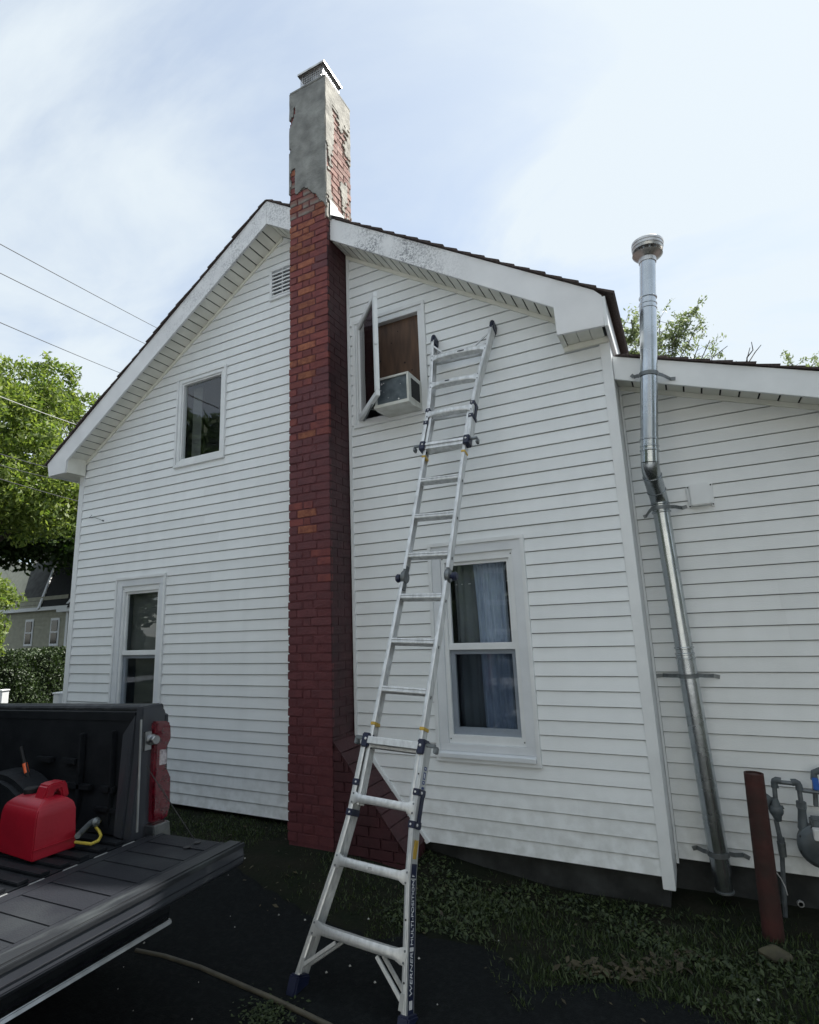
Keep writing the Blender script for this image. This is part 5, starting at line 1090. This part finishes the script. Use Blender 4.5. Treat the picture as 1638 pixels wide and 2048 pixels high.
def tree(base, blobs, nclump, nleaf, size, m, label, seed, group=None, trunk_r=.22, rr=(.3, .6), elong=1.0, cat='tree', name='tree', core=.12):
    rng = np.random.default_rng(seed); t = root(name, tuple(base), label, cat, group); cl = clump_centres(blobs, nclump, rng, rr)
    mb = MB(); base = Vector(base); top = Vector(blobs[0][0]); fork = base.lerp(top, .55)+Vector((rng.normal()*.2, rng.normal()*.2, 0))
    mb.tube([base, base.lerp(fork, .5)+Vector((.08,.05,0)), fork, fork.lerp(top, .6)], [trunk_r, trunk_r*.8, trunk_r*.6, trunk_r*.25], 10)
    for b in blobs:
        c = Vector(b[0]); mb.tube([fork, fork.lerp(c, .5)+Vector((rng.normal()*.2, rng.normal()*.2, .25)), c], [trunk_r*.45, trunk_r*.28, trunk_r*.1], 7)
        for cc_, r in cl[::max(1, len(cl)//40)]:
            if (cc_-c).length < max(b[1])*1.05: mb.tube([c, c.lerp(cc_, .5)+Vector((0,0,-.12)), cc_], [trunk_r*.12, trunk_r*.08, .008], 5, cap=False)
    part('trunk', mb, m_bark, t, smooth=True)
    V, F__ = leaves(cl, nleaf, size, rng, elong); V = V-np.array(base); o = link('crown', npmesh('crown', V, F__, m), t); return t
t1 = PD(45, 930, 21)
t1b = PD(-170, 1100, 21)
tree((t1b.x, t1b.y, -.15), [(PD(10, 930, 21), (2.2,2.2,1.7), 1.0), (PD(-90, 830, 21), (2.4,2.4,2.2), 1.0), (PD(60, 1000, 20.5), (2.0,2.0,1.0), .8), (PD(130, 990, 22), (1.4,1.4,1.2), .45), (PD(40, 800, 22), (1.4,1.4,.8), .3)], 85, 54000, .078, m_leaf, 'big bright green tree left of the house with wires in front of it', 3, 'trees left of the house', rr=(.28,.6))
t2 = PD(290, 860, 25)
tree((t2.x, t2.y, -.15), [(PD(120, 830, 25), (1.6,1.6,1.2), .5), (PD(165, 840, 25), (1.0,1.0,1.3), .22), (PD(95, 760, 25), (1.4,1.4,.55), .22), (PD(150, 930, 25), (1.4,1.4,1.2), .5)], 60, 8500, .085, m_leaf, 'thin light tree showing sky through its branches beside the left eave', 4, 'trees left of the house', trunk_r=.12, rr=(.18,.45))
t3 = PD(60, 1100, 34)
t3b = PD(-260, 1100, 36)
tree((t3b.x, t3b.y, -.15), [(PD(40, 1050, 34), (5,5,1.6), 1.0), (PD(150, 1070, 36), (5,5,1.3), 1.0), (PD(-120, 1000, 34), (5,5,3.4), 1.0)], 60, 30000, .17, m_leaf_d, 'dark shaded tree mass behind the neighbouring gambrel house', 5, 'trees left of the house', rr=(.8,1.5))
t4 = PD(0, 1240, 14)
tree((t4.x, t4.y, -.15), [(PD(-55, 1225, 14), (.65,.65,.95), 1.0), (PD(5, 1190, 14), (.35,.35,.3), .25)], 40, 4000, .05, m_leaf, 'leafy branch hanging low at the left edge above the hedge', 6, 'trees left of the house', trunk_r=.05, rr=(.12,.3))
# hedge
A = Vector((-6.6, 1.2, 0)); B = Vector((-10.2, 9.9, 0)); dl_ = (B-A).normalized(); nb = Vector((-dl_.y, dl_.x, 0)); nb = nb if nb.x < 0 else -nb
hd = root('hedge', tuple(A+Vector((0,0,-.15))), 'clipped dark green hedge with a sunlit top behind the truck', 'hedge')
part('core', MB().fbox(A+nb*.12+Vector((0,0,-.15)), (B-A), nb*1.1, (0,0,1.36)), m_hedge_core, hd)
n = 46000; rng = np.random.default_rng(9); u_ = rng.random(n)*(B-A).length; face = rng.random(n); v_ = np.where(face < .6, rng.random(n)*.16-.03, rng.random(n)*1.3); z_ = np.where(face < .6, rng.random(n)*1.42-.12, 1.2+rng.random(n)*.12)+.05*np.sin(u_*3.1)+.04*np.sin(u_*7.7)
v_ = v_+.06*np.sin(u_*5.3+z_*4)
P = np.array(A)[None, :]+u_[:, None]*np.array(dl_)+v_[:, None]*np.array(nb); P[:, 2] = z_
a = rng.normal(size=(n, 3)); a /= np.linalg.norm(a, axis=1)[:, None]; b = np.cross(a, rng.normal(size=(n, 3))); b /= np.linalg.norm(b, axis=1)[:, None]; s = .032*(.6+.8*rng.random(n))[:, None]
V = np.stack([P-a*s, P-b*s*.5, P+a*s, P+b*s*.5], 1).reshape(-1, 3)-np.array(ORG[hd.name]); link('foliage', npmesh('foliage', V, np.arange(4*n).reshape(-1, 4), m_leaf_h), hd)
# shrubs behind the addition roof
def sapling(stems, m, label, seed, D, leafn=26, lsize=.10, group=None):
    rng = np.random.default_rng(seed); b0 = PD(stems[0][0][0][0], 1180, D); t = root('young_tree', (b0.x, b0.y, -.15), label, 'tree', group); mb = MB(); Vs = []; base = Vector((b0.x, b0.y, -.15))
    for pts, dens in stems:
        w = [PD(a, b_, D+rng.normal()*.25) for a, b_ in pts]; mb.tube([base.lerp(w[0], .3), w[0]], [.02, .012], 5, cap=False)
        mb.tube(w, [.010*(1-i/len(w))+.003 for i in range(len(w))], 5, cap=False)
        for i in range(len(w)-1):
            for k in range(int(dens*(w[i+1]-w[i]).length*9)):
                p = w[i].lerp(w[i+1], rng.random()); off = Vector(rng.normal(size=3).tolist())*.16; q = p+off; mb.tube([p, q], [.005, .002], 4, cap=False)
                for s in range(leafn):
                    c = p.lerp(q, .4+.75*rng.random())+Vector(rng.normal(size=3).tolist())*.035; a = Vector(rng.normal(size=3).tolist()); a.z -= .5; a.normalize(); b_ = a.cross(Vector(rng.normal(size=3).tolist())).normalized(); l = lsize*(.5+.6*rng.random()); Vs += [c-a*l*.5, c-b_*l*.17, c+a*l*.5, c+b_*l*.17]
    part('trunk', mb, m_bark, t)
    if Vs: V = np.array([tuple(v) for v in Vs])-np.array(base); link('crown', npmesh('crown', V, np.arange(len(V)).reshape(-1, 4), m), t)
gsh = 'young trees behind the addition roof'
sapling([([(1285,760),(1270,690),(1262,640)], 3.2), ([(1260,760),(1250,700),(1246,655)], 3), ([(1300,760),(1318,690),(1320,635)], 2.4), ([(1340,760),(1345,690),(1372,640),(1388,618)], 2.8), ([(1335,760),(1352,700),(1362,665)], 2.6), ([(1270,720),(1290,700),(1330,690)], 2.6), ([(1345,740),(1375,690),(1395,650)], 1.0)], m_leaf_r, 'leafy young tree rising behind the addition roof around the flue pipe', 21, 13.0, group=gsh)
sapling([([(1395,780),(1402,720),(1420,680)], 1.1), ([(1410,760),(1425,715),(1455,692)], 1.3), ([(1375,760),(1388,715),(1398,690)], .9)], m_leaf_r, 'sparse thin twigs with few leaves right of the flue pipe', 22, 13.5, leafn=12, group=gsh)
sapling([([(1485,780),(1492,725),(1500,695)], 0), ([(1488,740),(1510,705),(1522,690)], 0), ([(1480,760),(1478,738),(1472,722)], 0), ([(1494,715),(1506,700),(1503,684)], 0)], m_leaf_r, 'bare twiggy stem above the middle of the addition roof', 23, 13.5, group=gsh)
sapling([([(1590,790),(1590,750),(1585,728)], 3.0), ([(1610,790),(1612,755),(1622,738)], 3.0), ([(1575,790),(1572,748),(1576,738)], 2.5), ([(1640,790),(1638,750),(1640,728)], 3.0)], m_leaf_r, 'low leafy tree top above the addition roof at the right edge', 24, 14.5, group=gsh)

# ------------------------------------------------------------------ neighbouring gambrel house, left background
YN = 14.0; f_ = lambda a, b, y=YN: PY(a, b, y)
nb_ = root('neighbour_house', tuple(Vector((f_(100,1300).x, YN, -.15))), 'cream neighbouring house with a grey gambrel roof beyond the hedge', 'house')
xl = f_(-140, 1300).x; xc = f_(131, 1300).x; xr = xc+9; zt = f_(100, 1219).z
part('wall', MB().box(xl, xc, YN, YN+9, -.15, zt), m_far_wall, nb_); part('wall', MB().box(xc, xr, YN+.6, YN+9, -.15, f_(150,1206).z), m_far_wall, nb_)
part('corner_board', MB().box(xc-.12, xc+.06, YN-.05, YN+.02, -.15, zt), m_picket, nb_)
part('frieze', MB().box(xl, xc+.3, YN-.3, YN+.05, zt-.05, zt+.14), m_picket, nb_)
mb = MB()
for k in range(18): mb.box(xl, xc-.13, YN-.03, YN-.003, -.1+k*.22, -.1+k*.22+.2)
part('clapboard', mb, m_far_wall, nb_)
for (a, b, c, d_) in ((52, 67, 1243, 1288), (103, 119, 1240, 1287)):
    p, q = f_(a, d_), f_(b, c); w = part('window', MB().box(p.x-.12, q.x+.12, YN-.07, YN-.031, p.z-.12, q.z+.12), m_picket, nb_); zm = (p.z+q.z)/2
    part('pane', MB().box(p.x, q.x, YN-.10, YN-.071, p.z, zm-.04), m_darkglass, w); part('pane', MB().box(p.x, q.x, YN-.10, YN-.071, zm+.04, q.z), m_darkglass, w)
e0 = f_(78, 1218, YN-.3); kz = f_(112, 1131, YN+1.2); tz = f_(145, 1107, YN+4)
def slab(pts, m, nm, th=.12): part(nm, MB().prism(pts, (0, th, -.03)), m, nb_)
slab([(e0.x, YN-.3, e0.z), (xr+3, YN-.3, e0.z), (xr+3, YN+1.2, kz.z), (kz.x, YN+1.2, kz.z)], m_far_shaded, 'lower_roof')
slab([(kz.x, YN+1.2, kz.z+.01), (xr+3, YN+1.2, kz.z+.01), (xr+3, YN+4, tz.z), (tz.x, YN+4, tz.z)], m_far_shaded, 'upper_roof')
g0, g1, g2 = f_(70, 1216, YN+.6), f_(66, 1128, YN+2.0), f_(50, 1103, YN+5)
slab([(g0.x-1.0, YN+.3, e0.z), (e0.x+3, YN+.3, e0.z), (kz.x+3, YN+2.0, g1.z), (g1.x, YN+2.0, g1.z)], m_far_roof, 'lower_roof')
slab([(g1.x, YN+2.0, g1.z+.01), (kz.x+6, YN+2.0, g1.z+.01), (tz.x+9, YN+5, g2.z), (g2.x, YN+5, g2.z)], m_far_roof, 'upper_roof')
part('gable_wall', MB().prism([(xl, YN+.4, zt), (g0.x, YN+.4, zt), (g1.x, YN+2.1, g1.z-.1), (g2.x-1.5, YN+4, g2.z-.4), (xl-1, YN+4, zt)], (0,.1,0)), m_far_wall, nb_)
for p, q in (((e0.x, YN-.32, e0.z), (kz.x, YN+1.18, kz.z+.02)), ((kz.x, YN+1.18, kz.z+.02), (tz.x, YN+3.98, tz.z+.02))): part('rake_trim', MB().bar(p, q, .16, .10), m_picket, nb_)
pa, pb = f_(150, 1192, YN+.2), f_(128, 1217, YN-.2); part('rake_trim', MB().bar(pb, (pa.x+1.5, pa.y, pa.z+1.2), .14, .1), m_picket, nb_)
part('rake_trim', MB().box(f_(126,1219).x, xr, YN-.35, YN-.05, f_(128,1224).z, f_(128,1219).z), m_picket, nb_)

# ------------------------------------------------------------------ what the windows and metal reflect: a house and trees behind the camera, set near and tall to block low sky
OX, OY = 1.75, -12.5
oh = root('opposite_house', (OX+6, OY, -.15), 'cream sided house across the street, seen mirrored in the window glass', 'house')
hw_ = [(OX+a_, OX+b_, c_, d_) for a_, b_ in ((.9,1.8),(3.4,4.3),(6.2,7.1)) for c_, d_ in ((1.7,2.9),(4.3,5.5))]
for k in range(36):
    z = -.1+k*.2; x = OX+.15; hs_ = sorted(h for h in hw_ if h[2] < z+.1 < h[3])
    for h in hs_+[(OX+13, OX+13)]:
        mb = MB(); mb.add([(x,OY,z),(h[0],OY,z),(h[0],OY-.02,z+.185),(x,OY-.02,z+.185),(x,OY-.06,z),(h[0],OY-.06,z),(h[0],OY-.06,z+.185),(x,OY-.06,z+.185)], [(0,1,2,3),(4,7,6,5),(0,4,5,1),(3,2,6,7),(0,3,7,4),(1,5,6,2)]); part('clapboard', mb, m_neigh, oh); x = h[1]
for h in hw_: w = part('window', MB().box(h[0], h[1], OY-.1, OY-.05, h[2], h[3]), m_darkglass, oh)
part('corner_board', MB().box(OX, OX+.15, OY-.05, OY+.04, -.1, 7.1), m_picket, oh)
part('wall', MB().box(OX+.1, OX+13, OY-9, OY-.08, -.15, 7.08), m_neigh, oh); part('roof', MB().prism([(OX-.4,OY+.5,7.1),(OX-.4,OY-4.5,9.6),(OX-.4,OY-9.5,7.1)], (13.8,0,0)), m_shingle, oh)
tree((-3, -14, -.15), [((-2.2,-14,4.6), (3.2,2.6,2.8), 1), ((-5.5,-13.5,4.2), (2.6,2.4,3), .8), ((-3,-14,7.4), (2.6,2.2,1.6), .6), ((-.5,-14.5,2.2), (1.8,1.8,2), .6)], 60, 22000, .2, m_leaf_d, 'dark tree across the street left of the opposite house', 31, 'trees across the street', rr=(.5,1.0))
tree((-13, -16, -.15), [((-11,-14,5.5), (3.6,3.2,3.8), 1), ((-17,-12,5.5), (4,4,4.4), 1), ((-15,-17,10.5), (3.6,3.6,3.0), 1)], 60, 22000, .28, m_leaf_d, 'wide dark tree further along the street behind the camera', 32, 'trees across the street', rr=(.6,1.2))
tree((19, -10, -.15), [((18.5,-9,5), (3.2,3.2,3.8), 1), ((20,-5,4.5), (3,3,3.6), 1)], 50, 12000, .24, m_leaf_d, 'unseen dark tree added right of the opposite house to block low sky', 33, 'trees across the street', rr=(.6,1.2))  # unseen tree, added to cut low sky light on the wall
